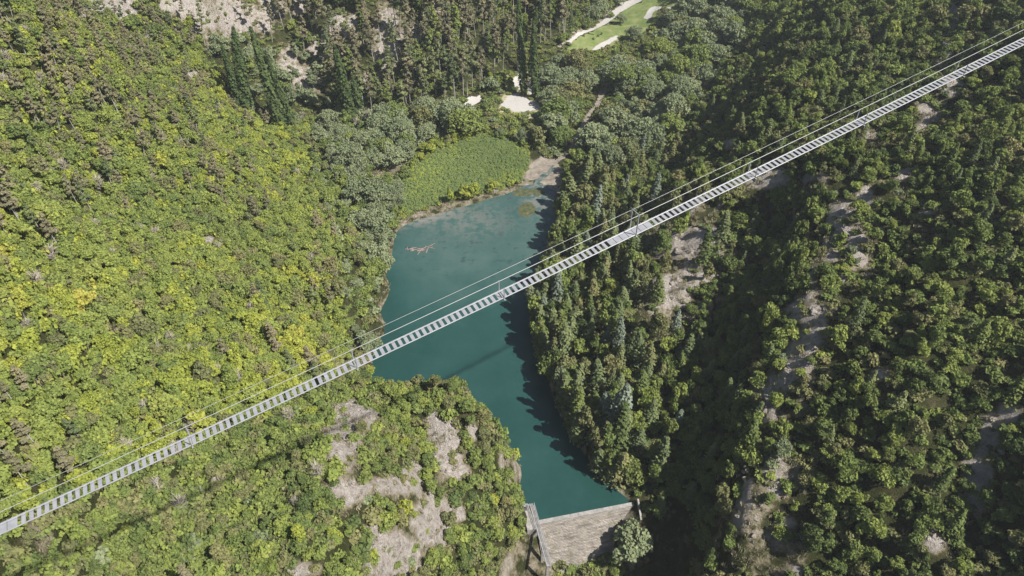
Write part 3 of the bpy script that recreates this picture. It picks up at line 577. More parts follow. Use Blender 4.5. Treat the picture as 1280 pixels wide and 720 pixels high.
def twig_mb(seed, Hh=5.5, R=1.9, n=46, r0=.11):
    r = np.random.default_rng(seed); mb = trunk_mb(Hh*.8, r0, seed, 0)
    for j in range(n):
        k = r.uniform(.2, .85); a = r.uniform(0, 2*math.pi); p = np.array([0, 0, Hh*.8*k]); l = R*r.uniform(.5, 1.1)*(1.2-k*.6); e = p+np.array([math.cos(a)*l, math.sin(a)*l, l*r.uniform(.5, 1.1)])
        m_ = (p+e)/2+r.normal(0, .12, 3); mb.tube([p, m_, e], [.055, .04, .02], 3)
        for q in range(2):
            e2 = m_+(e-m_)*.6+r.normal(0, .4, 3)+np.array([0, 0, .3]); mb.tube([m_, e2], [.03, .014], 3)
    return mb
def proto_mesh(name, data, mat):
    V, Fq, tint = data; me = bpy.data.meshes.new(name); me.from_pydata(V.tolist(), [], Fq.tolist()); me.materials.append(mat)
    me.attributes.new('tint', 'FLOAT', 'FACE').data.foreach_set('value', tint.astype(np.float32)); me.update(); return me
def plain_mesh(name, mb, mat):
    me = bpy.data.meshes.new(name); me.from_pydata([list(map(float, v)) for v in mb.v], [], mb.f); me.materials.append(mat); me.update(); return me

# each kind: (shape meshes by colour, trunk mesh, nominal crown radius, nominal height)
KIND = {}
def add_kind(kind, shapes, colours, trunk, R, H_):
    KIND[kind] = dict(protos=[], trunk=trunk, R=R, H=H_)
    for c in colours:
        for k, sh in enumerate(shapes): KIND[kind]['protos'].append((c, proto_mesh(kind+'_crown', sh, FOL[c])))
add_kind('broadleaf_tree', [broad_crown(1), broad_crown(2, 2.1, 2.8, 1.5), broad_crown(3, 2.8, 2.2, 1.2, 1000, 16), broad_crown(4, 2.2, 3.4, 1.2, 1000, 14), broad_crown(5, 2.6, 2.6, 1.0, 950, 9), broad_crown(6, 2.3, 3.0, .9, 900, 7), broad_crown(7, 3.0, 1.9, 1.0, 1000, 18), broad_crown(8, 1.9, 3.8, .9, 900, 9)], ['yellow', 'light', 'green', 'dark', 'olive', 'grey'],
         [plain_mesh('trunk', trunk_mb(3.6, .16, 5, 6, 1.5), BARK), plain_mesh('trunk', trunk_mb(3.8, .15, 6, 6, 1.3), BARK)], 2.5, 4.2)
add_kind('shrub', [shrub_crown(11), shrub_crown(12, 1.4, 1.0), shrub_crown(13, 1.1, 1.7)], ['light', 'green', 'dark', 'olive', 'grey', 'yellow'], [], 1.25, 1.5)
add_kind('conifer_tree', [conifer_crown(21), conifer_crown(22, 9.5, 2.8), conifer_crown(23, 12.5, 2.3, 900)], ['fir', 'dark', 'blue', 'olive'], [plain_mesh('trunk', trunk_mb(10, .17, 25, 0), BARK)], 2.0, 11)
add_kind('pine_tree', [pine_crown(31), pine_crown(32, 16, 2.5), pine_crown(33, 20, 2.1)], ['pine', 'fir', 'green'], [plain_mesh('trunk', trunk_mb(16, .21, 35, 9, 1.1, .2), PALEBARK)], 2.3, 18)
add_kind('willow_tree', [willow_crown(41), willow_crown(42, 5.2, 8), willow_crown(43, 6.5, 6.2)], ['grey', 'green', 'olive'], [plain_mesh('trunk', trunk_mb(6.5, .34, 45, 7, 3), BARK)], 6, 8.5)
add_kind('cypress_tree', [cypress_crown(51), cypress_crown(52, 28, 1.9)], ['cypress'], [plain_mesh('trunk', trunk_mb(14, .3, 55, 0), BARK)], 1.7, 30)
DEAD = [plain_mesh('dead_tree', twig_mb(61), TWIG), plain_mesh('dead_tree', twig_mb(62, 6.5, 1.6), TWIG)]

# ------------------------------------------------------------------ where they grow (outlines are of the ground seen in the photograph)
def jgrid(sp_, x0=-260, x1=200, y0=20, y1=520):
    X, Y = np.meshgrid(np.arange(x0, x1, sp_), np.arange(y0, y1, sp_)); X = X.ravel(); Y = Y.ravel()
    return X + rng.uniform(-.48, .48, X.size)*sp_, Y + rng.uniform(-.48, .48, X.size)*sp_
RG = {
 'knoll': [(392,505),(430,478),(470,462),(560,462),(622,490),(650,545),(650,600),(690,720),(690,790),(360,790),(372,640),(385,560)],
 'bank':  [(385,150),(500,150),(520,190),(505,260),(488,290),(485,330),(472,420),(464,480),(436,480),(428,390),(418,300),(385,215)],
 'pines': [(220,-120),(720,-120),(725,10),(700,60),(690,92),(640,92),(600,118),(560,132),(500,148),(385,150),(340,165),(290,130),(255,60)],
 'floor': [(500,150),(560,133),(640,100),(690,92),(715,50),(790,-10),(800,-120),(960,-120),(935,20),(912,70),(868,140),(820,185),(760,215),(700,208),(660,188),(640,172),(600,166),(540,180),(515,200)],
 'spur':  [(700,205),(760,215),(820,185),(850,195),(800,250),(850,268),(905,290),(888,400),(862,500),(842,600),(812,640),(760,600),(690,520),(645,400),(680,290)],
}
REEDW = wpoly(REEDS); LAKEW = [tuple(p[:2]) for p in shore]; WIDE = strip([(692,206),(704,196),(716,184),(722,172),(729,160),(734,148),(746,132),(752,118)], 4.5); CLEAR = [WIDE, wpoly([(652,190),(712,178),(720,225),(712,250),(700,268),(660,236)]), wpoly([(692,58),(745,60),(800,44),(850,14),(862,30),(806,78),(745,98),(690,90)]), wpoly([(600,128),(684,100),(690,130),(684,162),(618,168),(604,150)]), wpoly([(566,146),(570,128),(600,112),(606,130),(604,158),(575,160)]), wpoly([(640,60),(690,60),(690,100),(632,104)])]; THICKET = [(268,60),(330,50),(400,80),(425,150),(345,178),(280,150)]
def scatter(sp_, tall=True):
    x, y = jgrid(sp_); z = hz(x, y); q = project(np.stack([x, y, z], 1))
    k = (z > .22) & ~inside(LAKEW, x, y) & (q[:, 0] > -70) & (q[:, 0] < 1350) & (q[:, 1] > -75) & (q[:, 1] < 850) & (np.hypot(x, y) > 30)
    for P in EXCL + (CLEAR if tall else []): k &= ~inside(P, x, y)
    k &= ~inside(REEDW, x, y)
    side = (x-DA[0])*dn_[0]+(y-DA[1])*dn_[1]; alg = (x-DA[0])*al[0]+(y-DA[1])*al[1]; k &= ~((side > -4) & (side < 14) & (alg > -3.5) & (alg < LEN+1.5))
    x, y, z, u, v = x[k], y[k], z[k], q[k, 0], q[k, 1]; r = np.full(len(x), 'right', dtype=object); r[u < 680] = 'left'
    done = np.zeros(len(x), bool)
    for nm in ('knoll', 'bank', 'floor', 'pines', 'spur'):
        m_ = inside(RG[nm], u, v) & ~done; r[m_] = nm; done |= m_
    return x, y, z, u, v, r
PL = {k: [] for k in KIND}; PL['dead_tree'] = []         # kind -> rows (x, y, z, size, stretch, proto, region)
def add(kind, x, y, z, s, st, colour, reg):
    pr = KIND[kind]['protos']; k = [i for i, (c, _) in enumerate(pr) if c == colour]; PL[kind].append((x, y, z, s, st, k[rng.integers(len(k))], reg))
def pick(cs, ws): return cs[int(np.searchsorted(np.cumsum(ws)/np.sum(ws), rng.random()))]
def grow(sp_, fn, regs):
    x, y, z, u, v, r = scatter(sp_, sp_ != 3.6); b = bare_at(x, y); lf = fbm(x/45, y/45, 3, 71); mf = fbm(x/16+30, y/16, 3, 72)
    for i in range(len(x)):
        if r[i] in regs: fn(x[i], y[i], z[i], u[i], v[i], r[i], b[i], lf[i], mf[i])
def f_left(x, y, z, u, v, r, b, lf, mf):
    if rng.random() < b*1.1-.12: return
    s = rng.uniform(.36, .8) if rng.random() < .82 else rng.uniform(.8, 1.1); up = smooth(330, 60, v)*smooth(420, 120, u)
    low = v > 655-.47*u + 12
    if rng.random() < (up*.5 + .22*(mf > .2) - .1*low)*.5: add('pine_tree', x, y, z, rng.uniform(.42, .68), .85, pick(['pine', 'fir'], [3, 1]), r); return
    if rng.random() < .022: PL['dead_tree'].append((x, y, z, rng.uniform(.6, 1), 1, int(rng.integers(2)), r)); return
    if low:
        if rng.random() < .5: add('shrub', x, y, z, rng.uniform(.8, 1.6), rng.uniform(.7, 1.2), pick(['light', 'green', 'olive', 'grey', 'dark'], [.6, 1.8, 1.8, .5, .7]), r); return
        s *= .72
    if low: c = pick(['yellow', 'light', 'green', 'olive', 'dark'], [.08, .7, 1.8+3*max(0, lf), 1.5, .5])
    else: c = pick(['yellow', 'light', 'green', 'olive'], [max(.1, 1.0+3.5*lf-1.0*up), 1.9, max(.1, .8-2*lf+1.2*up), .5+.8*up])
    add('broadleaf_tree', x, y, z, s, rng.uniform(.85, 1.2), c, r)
grow(2.1, f_left, ('left',))
def f_bank(x, y, z, u, v, r, b, lf, mf):
    s = rng.uniform(.65, 1.15)
    if z < 2.8: 
        if rng.random() < .24: add('willow_tree', x, y, z, rng.uniform(.55, 1.0), 1, pick(['grey', 'green'], [3, 1]), r)
        elif rng.random() < .85: add('broadleaf_tree', x, y, z, s*1.05, rng.uniform(.9, 1.4), pick(['grey', 'green', 'dark'], [3, 2, 1]), r)
    else: add('broadleaf_tree', x, y, z, s*.9, rng.uniform(.8, 1.2), pick(['grey', 'green', 'light', 'dark', 'olive'], [1.5, 2, 1, .6, 1]), r)
grow(3.4, f_bank, ('bank',))
def f_knoll(x, y, z, u, v, r, b, lf, mf):
    if rng.random() < b*1.12-.10: return
    if rng.random() < .40+b*.5: add('shrub', x, y, z, rng.uniform(.8, 1.7), rng.uniform(.8, 1.3), pick(['light', 'green', 'dark', 'olive', 'yellow'], [1.5, 2, .8, 1.3, .3]), r)
    else: add('broadleaf_tree', x, y, z, rng.uniform(.4, .78), rng.uniform(.8, 1.15), pick(['light', 'green', 'dark', 'olive', 'yellow'], [1.5, 2, .8, 1.2, .25]), r)
grow(2.15, f_knoll, ('knoll',))
def f_pines(x, y, z, u, v, r, b, lf, mf):
    if rng.random() < b*1.1-.08: return
    if inside(THICKET, np.array([u]), np.array([v]))[0]:
        if rng.random() < .6: add('broadleaf_tree', x, y, z, rng.uniform(.8, 1.5), rng.uniform(.9, 1.2), pick(['grey', 'green'], [4, 1]), r)
        return
    q = rng.random()
    if q < .74: add('pine_tree', x, y, z, rng.uniform(.8, 1.2), rng.uniform(.9, 1.1), pick(['pine', 'fir', 'green'], [3 if v < 90 else 1.5, 1.2, .8]), r)
    elif q < .85: add('broadleaf_tree', x, y, z, rng.uniform(.8, 1.2), rng.uniform(.9, 1.4), pick(['green', 'dark', 'light'], [2, 1, .8]), r)
grow(3.9, f_pines, ('pines',))
def f_floor(x, y, z, u, v, r, b, lf, mf):
    q = rng.random()
    if q < .58: add('willow_tree', x, y, z, rng.uniform(.6, 1.25), rng.uniform(.85, 1.1), pick(['grey', 'green', 'olive'], [3.2, 1, .5]), r)
    elif q < .92: add('broadleaf_tree', x, y, z, rng.uniform(1.0, 1.6), rng.uniform(.9, 1.2), pick(['grey', 'green', 'olive', 'light'], [2.4, 1.3, .6, .4]), r)
grow(5.6, f_floor, ('floor',))
def f_floor2(x, y, z, u, v, r, b, lf, mf):
    if rng.random() < .5: add('shrub', x, y, z, rng.uniform(1.0, 2.0), rng.uniform(.8, 1.2), pick(['grey', 'green', 'light', 'olive'], [2, 2, 1, 1]), r)
grow(3.6, f_floor2, ('floor', 'bank'))
def f_spur(x, y, z, u, v, r, b, lf, mf):
    if rng.random() < b*1.0-.12: return
    if v > 560 and rng.random() < .35: return
    q = rng.random()
    s_ = 1.3 if z < 5 else 1.0
    if q < .40: add('conifer_tree', x, y, z, s_*rng.uniform(.6, 1.05), rng.uniform(.85, 1.15), pick(['fir', 'dark', 'blue', 'olive'], [3, 1, .35, 1.2]), r)
    elif q < .92: add('broadleaf_tree', x, y, z, s_*rng.uniform(.65, 1.15), rng.uniform(1, 1.6), pick(['green', 'dark', 'olive', 'light'], [2, 1.5, 1.2, .5]), r)
grow(3.7, f_spur, ('spur',))
def f_right(x, y, z, u, v, r, b, lf, mf):
    if inside(CREST, np.array([u]), np.array([v]))[0]:
        if rng.random() < b*1.1-.1: return
        q = rng.random()
        if q < .42: add('broadleaf_tree', x, y, z, rng.uniform(.45, .85), rng.uniform(.9, 1.3), pick(['green', 'light', 'olive', 'grey'], [2, 1, 1.2, .6]), r)
        elif q < .85: add('shrub', x, y, z, rng.uniform(.8, 1.5), rng.uniform(.7, 1.2), pick(['green', 'light', 'olive', 'grey'], [1.5, 1.2, 1.2, 1]), r)
        return
    gully = BAREGRID[int(np.clip((y-gy[0])/STEP, 0, ny-1)), int(np.clip((x-gx[0])/STEP, 0, nx-1))]
    if rng.random() < b*1.08-.12: return
    if rng.random() < .08+.5*(mf < -.18): 
        if rng.random() < .6: add('shrub', x, y, z, rng.uniform(.8, 1.5), rng.uniform(.8, 1.2), pick(['green', 'dark', 'olive'], [2, 2, 1]), r)
        return
    q = rng.random()
    if q < .07: add('conifer_tree', x, y, z, rng.uniform(.45, .75), 1, pick(['fir', 'dark'], [1, 1]), r)
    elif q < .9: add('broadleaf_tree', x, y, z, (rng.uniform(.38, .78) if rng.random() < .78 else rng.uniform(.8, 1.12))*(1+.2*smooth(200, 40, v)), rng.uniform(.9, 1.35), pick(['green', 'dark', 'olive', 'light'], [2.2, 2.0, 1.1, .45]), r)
    else: add('shrub', x, y, z, rng.uniform(.9, 1.7), rng.uniform(.8, 1.3), pick(['green', 'dark', 'olive', 'light'], [2, 1, 1, .4]), r)
grow(2.55, f_right, ('right',))
def f_cliff(x, y, z, u, v, r, b, lf, mf):                 # small bushes on bare rock everywhere
    if b > .3 and rng.random() < (.5 if r == 'knoll' else .3): add('shrub', x, y, z, rng.uniform(.4, 1.0), rng.uniform(.7, 1.1), pick(['green', 'olive', 'light', 'grey'], [1.3, 2, .8, .5]), r)
def f_steep(x, y, z, u, v, r, b, lf, mf):
    st_ = STEEP[int(np.clip((y-gy[0])/STEP, 0, ny-1)), int(np.clip((x-gx[0])/STEP, 0, nx-1))]
    if st_ > 1.1 and b < .55 and rng.random() < .3: add('broadleaf_tree', x, y, z, rng.uniform(.45, .8), rng.uniform(.9, 1.3), pick(['green', 'dark', 'olive'], [2, 2, 1]), r)
def f_gully(x, y, z, u, v, r, b, lf, mf):                 # slim trees reaching for the light out of the dark gully
    if not inside(GULLY, np.array([u]), np.array([v]))[0] or z < -4: return
    if rng.random() < .5: add('broadleaf_tree', x, y, z, rng.uniform(.5, .95), rng.uniform(1.2, 2.2), pick(['green', 'dark', 'olive'], [2, 2, .6]), r)
    elif rng.random() < .2: add('conifer_tree', x, y, z, rng.uniform(.5, .8), 1.1, pick(['fir', 'dark'], [1, 1]), r)
sr_ = [at(u, v, 0) for u, v in LAKE[14:29]]                 # a close row of taller trees along the right shore
for a_, b_ in zip(sr_[:-1], sr_[1:]):
    n_ = max(1, int(np.linalg.norm(b_-a_)/1.9)); dd = (b_-a_)/np.linalg.norm(b_-a_); nr = np.array([dd[1], -dd[0], 0]); nr = nr*(1 if nr[0] > 0 else -1)
    for k in range(n_):
        p = a_+(b_-a_)*(k+rng.random())/n_+nr*rng.uniform(.8, 3.0); zz = float(hz(p[0], p[1]))
        if zz < .1 or (p[1] < DA[1]+9): continue
        if rng.random() < .35: add('conifer_tree', p[0], p[1], zz, rng.uniform(.75, 1.15), 1, pick(['fir', 'dark', 'olive'], [2, 1, 1]), 'spur')
        else: add('broadleaf_tree', p[0], p[1], zz, rng.uniform(.8, 1.35), rng.uniform(1.2, 1.8), pick(['green', 'dark', 'olive', 'grey'], [2, 1.5, 1.2, .6]), 'spur')
grow(2.5, f_gully, ('right', 'spur'))
grow(2.2, f_steep, ('right', 'spur', 'knoll'))
grow(2.6, f_cliff, ('right', 'knoll', 'spur', 'left', 'pines'))
for u, v, ht, wd in [(354,166,112,1.0),(366,160,80,.8),(309,142,92,1.0),(300,135,74,.8),(440,152,92,1.15),(430,148,66,.9),(655,121,100,.85),(669,123,78,.85),(663,97,70,.8),(318,138,60,.8),(453,146,50,.8)]:
    g0 = ground(u, v); zc = project(g0)[0, 2]; hh = 1.12*ht*zc/F/math.cos(math.radians(28)); PL['cypress_tree'].append((*g0, wd*1.15, hh/30/(wd*1.15), int(rng.integers(2)), 'tall'))
# trees that stand by themselves
for u, v, s, c, kd in [(786,698,1.0,'grey','willow_tree'),(768,722,.42,'green','willow_tree'),(775,30,.5,'grey','willow_tree'),(763,22,.3,'green','willow_tree'),(793,50,.72,'grey','willow_tree'),(838,34,.8,'grey','willow_tree'),(690,132,.9,'grey','willow_tree'),(712,118,.9,'grey','willow_tree'),
                       (606,140,.42,'green','willow_tree'),(625,172,.42,'grey','willow_tree'),(655,172,.45,'green','willow_tree'),(690,165,.7,'grey','willow_tree'),(470,262,1.1,'grey','willow_tree'),(455,285,.75,'grey','willow_tree'),(440,215,1.2,'grey','willow_tree')]:
    g0 = ground(u, v); add(kd, *g0, s, 1, c, 'alone')
for u, v, s, c in [(768,532,1.45,'blue'),(758,520,1.1,'blue'),(775,548,1.05,'fir')]: g0 = ground(u, v); add('conifer_tree', *g0, s, 1, c, 'tallfir')
for u, v, s, c in [(700,708,1.3,'olive'),(716,706,1.2,'green'),(738,704,1.3,'light'),(752,702,1.4,'olive'),(764,700,1.3,'green'),(735,716,1.6,'olive'),(722,722,1.4,'olive'),(742,722,1.6,'green'),(712,724,1.4,'green'),(728,708,1.0,'green'),(756,715,1.5,'olive'),(715,715,.9,'straw' if 0 else 'light'),(750,705,.9,'green'),(697,722,.8,'light')]: g0 = ground(u, v); add('shrub', *g0, s*1.2, 1, c, 'alone')
for u, v in [(742,50),(748,46),(752,44)]: g0 = ground(u, v); add('shrub', *g0, .5, 2.2, 'green', 'meadow')
for u, v, s in [(463,158,1.5),(447,162,1.2),(245,545,1.0),(175,590,.9),(630,300,0),(870,262,1.1),(845,268,.9),(200,300,.9),(400,600,1.0),(230,640,.9),(190,520,.8)]:
    if s: g0 = ground(u, v); PL['dead_tree'].append((*g0, s, 1, int(rng.integers(2)), 'dead'))
print({k: len(v) for k, v in PL.items()})
# ------------------------------------------------------------------ which ones become things of their own: those that show largest
COLW = {'yellow': 'yellow-green', 'light': 'light green', 'green': 'mid-green', 'dark': 'dark green', 'olive': 'olive green', 'grey': 'grey-green', 'pine': 'brownish', 'fir': 'dark green', 'blue': 'bluish', 'cypress': 'very dark green'}
NOUN = {'broadleaf_tree': 'leafy tree', 'shrub': 'bush', 'conifer_tree': 'pointed conifer', 'pine_tree': 'tall pine', 'willow_tree': 'spreading willow-like tree', 'cypress_tree': 'slender columnar tree', 'dead_tree': 'bare leafless tree'}
CAT = {'broadleaf_tree': 'tree', 'shrub': 'bush', 'conifer_tree': 'conifer', 'pine_tree': 'pine', 'willow_tree': 'tree', 'cypress_tree': 'cypress', 'dead_tree': 'dead tree'}
MOST = {'broadleaf_tree': 300, 'shrub': 290, 'conifer_tree': 190, 'pine_tree': 280, 'willow_tree': 120, 'cypress_tree': 40, 'dead_tree': 60}
MASS = {'broadleaf_tree': 'broadleaf_woodland', 'shrub': 'scrub_thicket', 'conifer_tree': 'conifer_woodland', 'pine_tree': 'pine_woodland', 'willow_tree': 'riverside_woodland'}
def place_words(u, v, reg):
    line = 655-.47*u                    # the deck of the footbridge in the photograph
    above = v < line
    if reg == 'knoll':
        if v < 520: return 'on the knoll edge overlooking the reservoir'
        if u > 590: return 'on the knoll flank above the dam'
        if v > 660: return 'at the foot of the rocky knoll, left of the dam'
        return 'between rock patches of the knoll beside the dam'
    if reg == 'bank': return 'on the flat left shore beside the reservoir' if v > 240 else 'on the flat ground left of the reed bed'
    if reg == 'pines': return 'on the rocky slope above the slender columnar trees' if u < 420 else 'on the steep pine slope behind the gravel yard'
    if reg in ('floor',):
        if v > 150: return 'in the thicket between the reed bed and the stream'
        return 'between the meadow and the right slope' if u > 760 else 'between the gravel yard and the meadow'
    if reg == 'spur':
        if above: return 'on the right shore spur, above the footbridge'
        return 'by the right shore, below the footbridge' if u < 770 else 'around the bare rock patch below the footbridge'
    if reg == 'left':
        if not above: return 'under the left end of the footbridge' if v > 620 or u < 200 else 'just below the left half of the footbridge'
        if v > 470: return 'just above the left end of the footbridge'
        return 'high on the sunlit left slope near the pale crags' if v < 170 else 'in the middle of the sunlit left slope'
    if reg == 'right':
        if above: return 'on the right slope above the footbridge'
        ridge = 1085 - (v-225)*.365
        if u < ridge-15: return 'in the dark gully left of the rocky ridge'
        if u < ridge+75: return 'on the crest of the rocky ridge, among pale rocks'
        if u > 1190: return 'beside the shaded gully at the far right'
        return 'on the broad wooded slope right of the rocky ridge'
    return None
def gn_stuff(name, rows, protos):
    """the rest of a kind as one object: a cloud of points that carries the trees"""
    me = bpy.data.meshes.new(name); me.from_pydata([r[:3] for r in rows], [], [])
    me.attributes.new('size', 'FLOAT_VECTOR', 'POINT').data.foreach_set('vector', np.array([(r[3], r[3], r[3]*r[4]) for r in rows], np.float32).ravel())
    me.attributes.new('turn', 'FLOAT_VECTOR', 'POINT').data.foreach_set('vector', np.array([(rng.normal(0, .13), rng.normal(0, .13), rng.uniform(0, 6.28)) if r[4] < 3 else (0, 0, 1) for r in rows], np.float32).ravel())
    me.attributes.new('which', 'INT', 'POINT').data.foreach_set('value', np.array([r[5] for r in rows], np.int32))
    o = bpy.data.objects.new(name, me); C.objects.link(o)
    ng = bpy.data.node_groups.new(name, 'GeometryNodeTree'); ng.interface.new_socket('Geometry', in_out='INPUT', socket_type='NodeSocketGeometry'); ng.interface.new_socket('Geometry', in_out='OUTPUT', socket_type='NodeSocketGeometry')
    N = ng.nodes; gi = N.new('NodeGroupInput'); go = N.new('NodeGroupOutput'); jn = N.new('GeometryNodeJoinGeometry')
    def attr(nm, ty): a = N.new('GeometryNodeInputNamedAttribute'); a.data_type = ty; a.inputs[0].default_value = nm; return a.outputs[0]
    sz, tn, wh = attr('size', 'FLOAT_VECTOR'), attr('turn', 'FLOAT_VECTOR'), attr('which', 'INT')
    e2r = N.new('FunctionNodeEulerToRotation'); ng.links.new(tn, e2r.inputs[0])
    for k in sorted({r[5] for r in rows}):
        po = bpy.data.objects.new('leaf_source', protos[k]); oi = N.new('GeometryNodeObjectInfo'); oi.inputs['Object'].default_value = po; oi.inputs['As Instance'].default_value = False
        g2i = N.new('GeometryNodeGeometryToInstance'); ng.links.new(oi.outputs['Geometry'], g2i.inputs[0])
        cm_ = N.new('FunctionNodeCompare'); cm_.data_type = 'INT'; cm_.operation = 'EQUAL'
        ia = [s for s in cm_.inputs if s.type == 'INT']; ng.links.new(wh, ia[0]); ia[1].default_value = int(k)
        ip = N.new('GeometryNodeInstanceOnPoints'); ng.links.new(gi.outputs[0], ip.inputs['Points']); ng.links.new(cm_.outputs[0], ip.inputs['Selection']); ng.links.new(g2i.outputs[0], ip.inputs['Instance'])
        ng.links.new(e2r.outputs[0], ip.inputs['Rotation']); ng.links.new(sz, ip.inputs['Scale']); ng.links.new(ip.outputs[0], jn.inputs[0])
    ng.links.new(jn.outputs[0], go.inputs[0]); md = o.modifiers.new('scatter', 'NODES'); md.node_group = ng
    tag(o, kind='stuff'); return o
def place(kind, row):
    x, y, z, s, st, k, reg = row; u, v, zc = project((x, y, z))[0]
    if kind == 'dead_tree':
        root = bpy.data.objects.new(kind, DEAD[k]); C.objects.link(root); col = None
    else:
        col, me = KIND[kind]['protos'][k]; tr = KIND[kind]['trunk']
        if tr:
            root = empty(kind); cr = bpy.data.objects.new('crown', me); C.objects.link(cr); cr.parent = root
            tk = bpy.data.objects.new('trunk', tr[k % len(tr)]); C.objects.link(tk); tk.parent = root
        else: root = bpy.data.objects.new(kind, me); C.objects.link(root)
    root.location = (x, y, z-.1); root.scale = (s*rng.uniform(.88, 1.12), s*rng.uniform(.88, 1.12), s*st); root.rotation_euler = (rng.normal(0, .07), rng.normal(0, .07), rng.uniform(0, 6.28))
    where = place_words(u, v, reg)
    if kind == 'cypress_tree': return root, u, v
    if where is None:
        return root, u, v
    R_ = KIND[kind]['R']*s if kind in KIND else 1; 
    size = ''
    if kind in ('broadleaf_tree', 'shrub', 'willow_tree'): size = 'small ' if s < .78 else ('large ' if s > 1.05 else '')
    lab = f"{size}{(COLW[col]+' ') if col else 'grey '}{NOUN[kind]} {where}"
    if len(lab.split()) > 15: print('LONG', lab)
    tag(root, lab, CAT[kind], lab)
    return root, u, v
SOLO = {}
for kind, rows in PL.items():
    A_ = np.array([r[:5] for r in rows]); R_, H_ = (KIND[kind]['R'], KIND[kind]['H']) if kind in KIND else (1.8, 5)
    q = project(A_[:, :3]+np.array([0, 0, 1])*(A_[:, 3]*A_[:, 4]*H_*.55)[:, None]); px = A_[:, 3]*R_/q[:, 2]
    ok = visible(A_[:, 0], A_[:, 1], A_[:, 2]+H_*A_[:, 3]*A_[:, 4]*.7+.3) & (q[:, 0] > -5) & (q[:, 0] < 1285) & (q[:, 1] > -5) & (q[:, 1] < 725)
    alone = np.array([r[6] in ('alone', 'meadow', 'dead', 'tall', 'tallfir') for r in rows]); px = px + alone*100
    order = np.argsort(-np.where(ok | alone, px, -1)); take = [i for i in order[:MOST[kind]] if ok[i] or alone[i]]; ts_ = set(take)
    for i in take: SOLO.setdefault(kind, []).append((rows[i], place(kind, rows[i])))
    rest = [r for i, r in enumerate(rows) if i not in ts_]
    if kind in MASS and rest: gn_stuff(MASS[kind], [(r[0], r[1], r[2]-.1, *r[3:]) for r in rest], [p[1] for p in KIND[kind]['protos']])
    print(kind, len(take), 'things', len(rest), 'in the mass')
# labels of those that stand by themselves
ALONE = {(786,698):'grey-green round tree growing at the foot of the dam face, right side',(768,722):'smaller green tree at the dam foot beside the round grey-green one',(775,30):'grey-green tree standing alone in the meadow beside the gravel road',(763,22):'small dark tree at the edge of the white gravel road',
 (793,50):'grey-green tree at the meadow corner below the footpath',(838,34):'large grey-green tree beside the bent upper footpath of the meadow',(690,132):'grey-green tree at the right edge of the white gravel yard',(712,118):'grey-green tree second to the right from the white gravel yard',(606,140):'small green tree at the left edge of the white gravel yard',(625,172):'small grey-green tree in front of the gravel yard, near the reed bed',(655,172):'small green tree between the reed bed and the gravel yard',(690,165):'grey-green tree between the gravel yard and the stream bed',(470,262):'large pale grey-green tree at the left tip of the reed bed',(455,285):'grey-green tree leaning over the left shore below the reed bed',(440,215):'broad grey-green tree in the grove left of the reed bed'}
for kind in SOLO:
    for row, (root, u, v) in SOLO[kind]:
        if 'label' in root.keys(): continue
        if row[6] == 'alone' and kind == 'willow_tree':
            key = min(ALONE, key=lambda p: abs(p[0]-u)+abs(p[1]-v)); tag(root, ALONE[key], 'tree')
        elif row[6] == 'alone': tag(root, 'low bush on the stony ground at the dam foot', 'bush', 'bushes at the dam foot')
        elif row[6] == 'tallfir': tag(root, 'tall pale bluish conifer standing out near the right shore of the reservoir', 'conifer', 'pale conifers by the right shore')
        elif row[6] == 'meadow': tag(root, 'tiny slim sapling planted in the green meadow', 'sapling', 'saplings in the meadow'); root.name = 'sapling'
        elif row[6] == 'dead':
            w_ = 'pale grey leafless tree standing at the foot of the pine slope' if v < 200 else ('pale broken tree on the rib beside the dark upper gully' if u > 680 else ('grey leafless tree just above the footbridge on the left slope' if v < 655-.47*u else 'grey leafless tree below the left half of the footbridge'))
            tag(root, w_, 'dead tree', w_)
CYL = [(354,166,'tallest dark columnar tree at the foot of the left slope, nearest the reservoir'),(366,160,'shorter columnar tree just behind the tallest one at the left slope foot'),(309,142,'tall dark columnar tree at the left, casting a long shadow beside the grey thicket'),(300,135,'thin columnar tree tucked behind the leftmost tall one'),(318,138,'short columnar tree right of the leftmost tall one'),
       (440,152,'broad columnar tree beside the pale leafless tree at the pine slope foot'),(430,148,'narrow columnar tree left of the broad one at the pine slope foot'),(453,146,'shortest columnar tree right of the broad one at the pine slope foot'),(655,121,'tall columnar tree on the gravel yard nearest the steel mast'),(669,123,'columnar tree at the right side of the white gravel yard'),(663,97,'columnar tree at the back of the gravel yard between two others')]
for row, (root, u, v) in SOLO.get('cypress_tree', []):
    k = min(CYL, key=lambda p: abs(p[0]-u)+abs(p[1]-v)); tag(root, k[2], 'cypress')

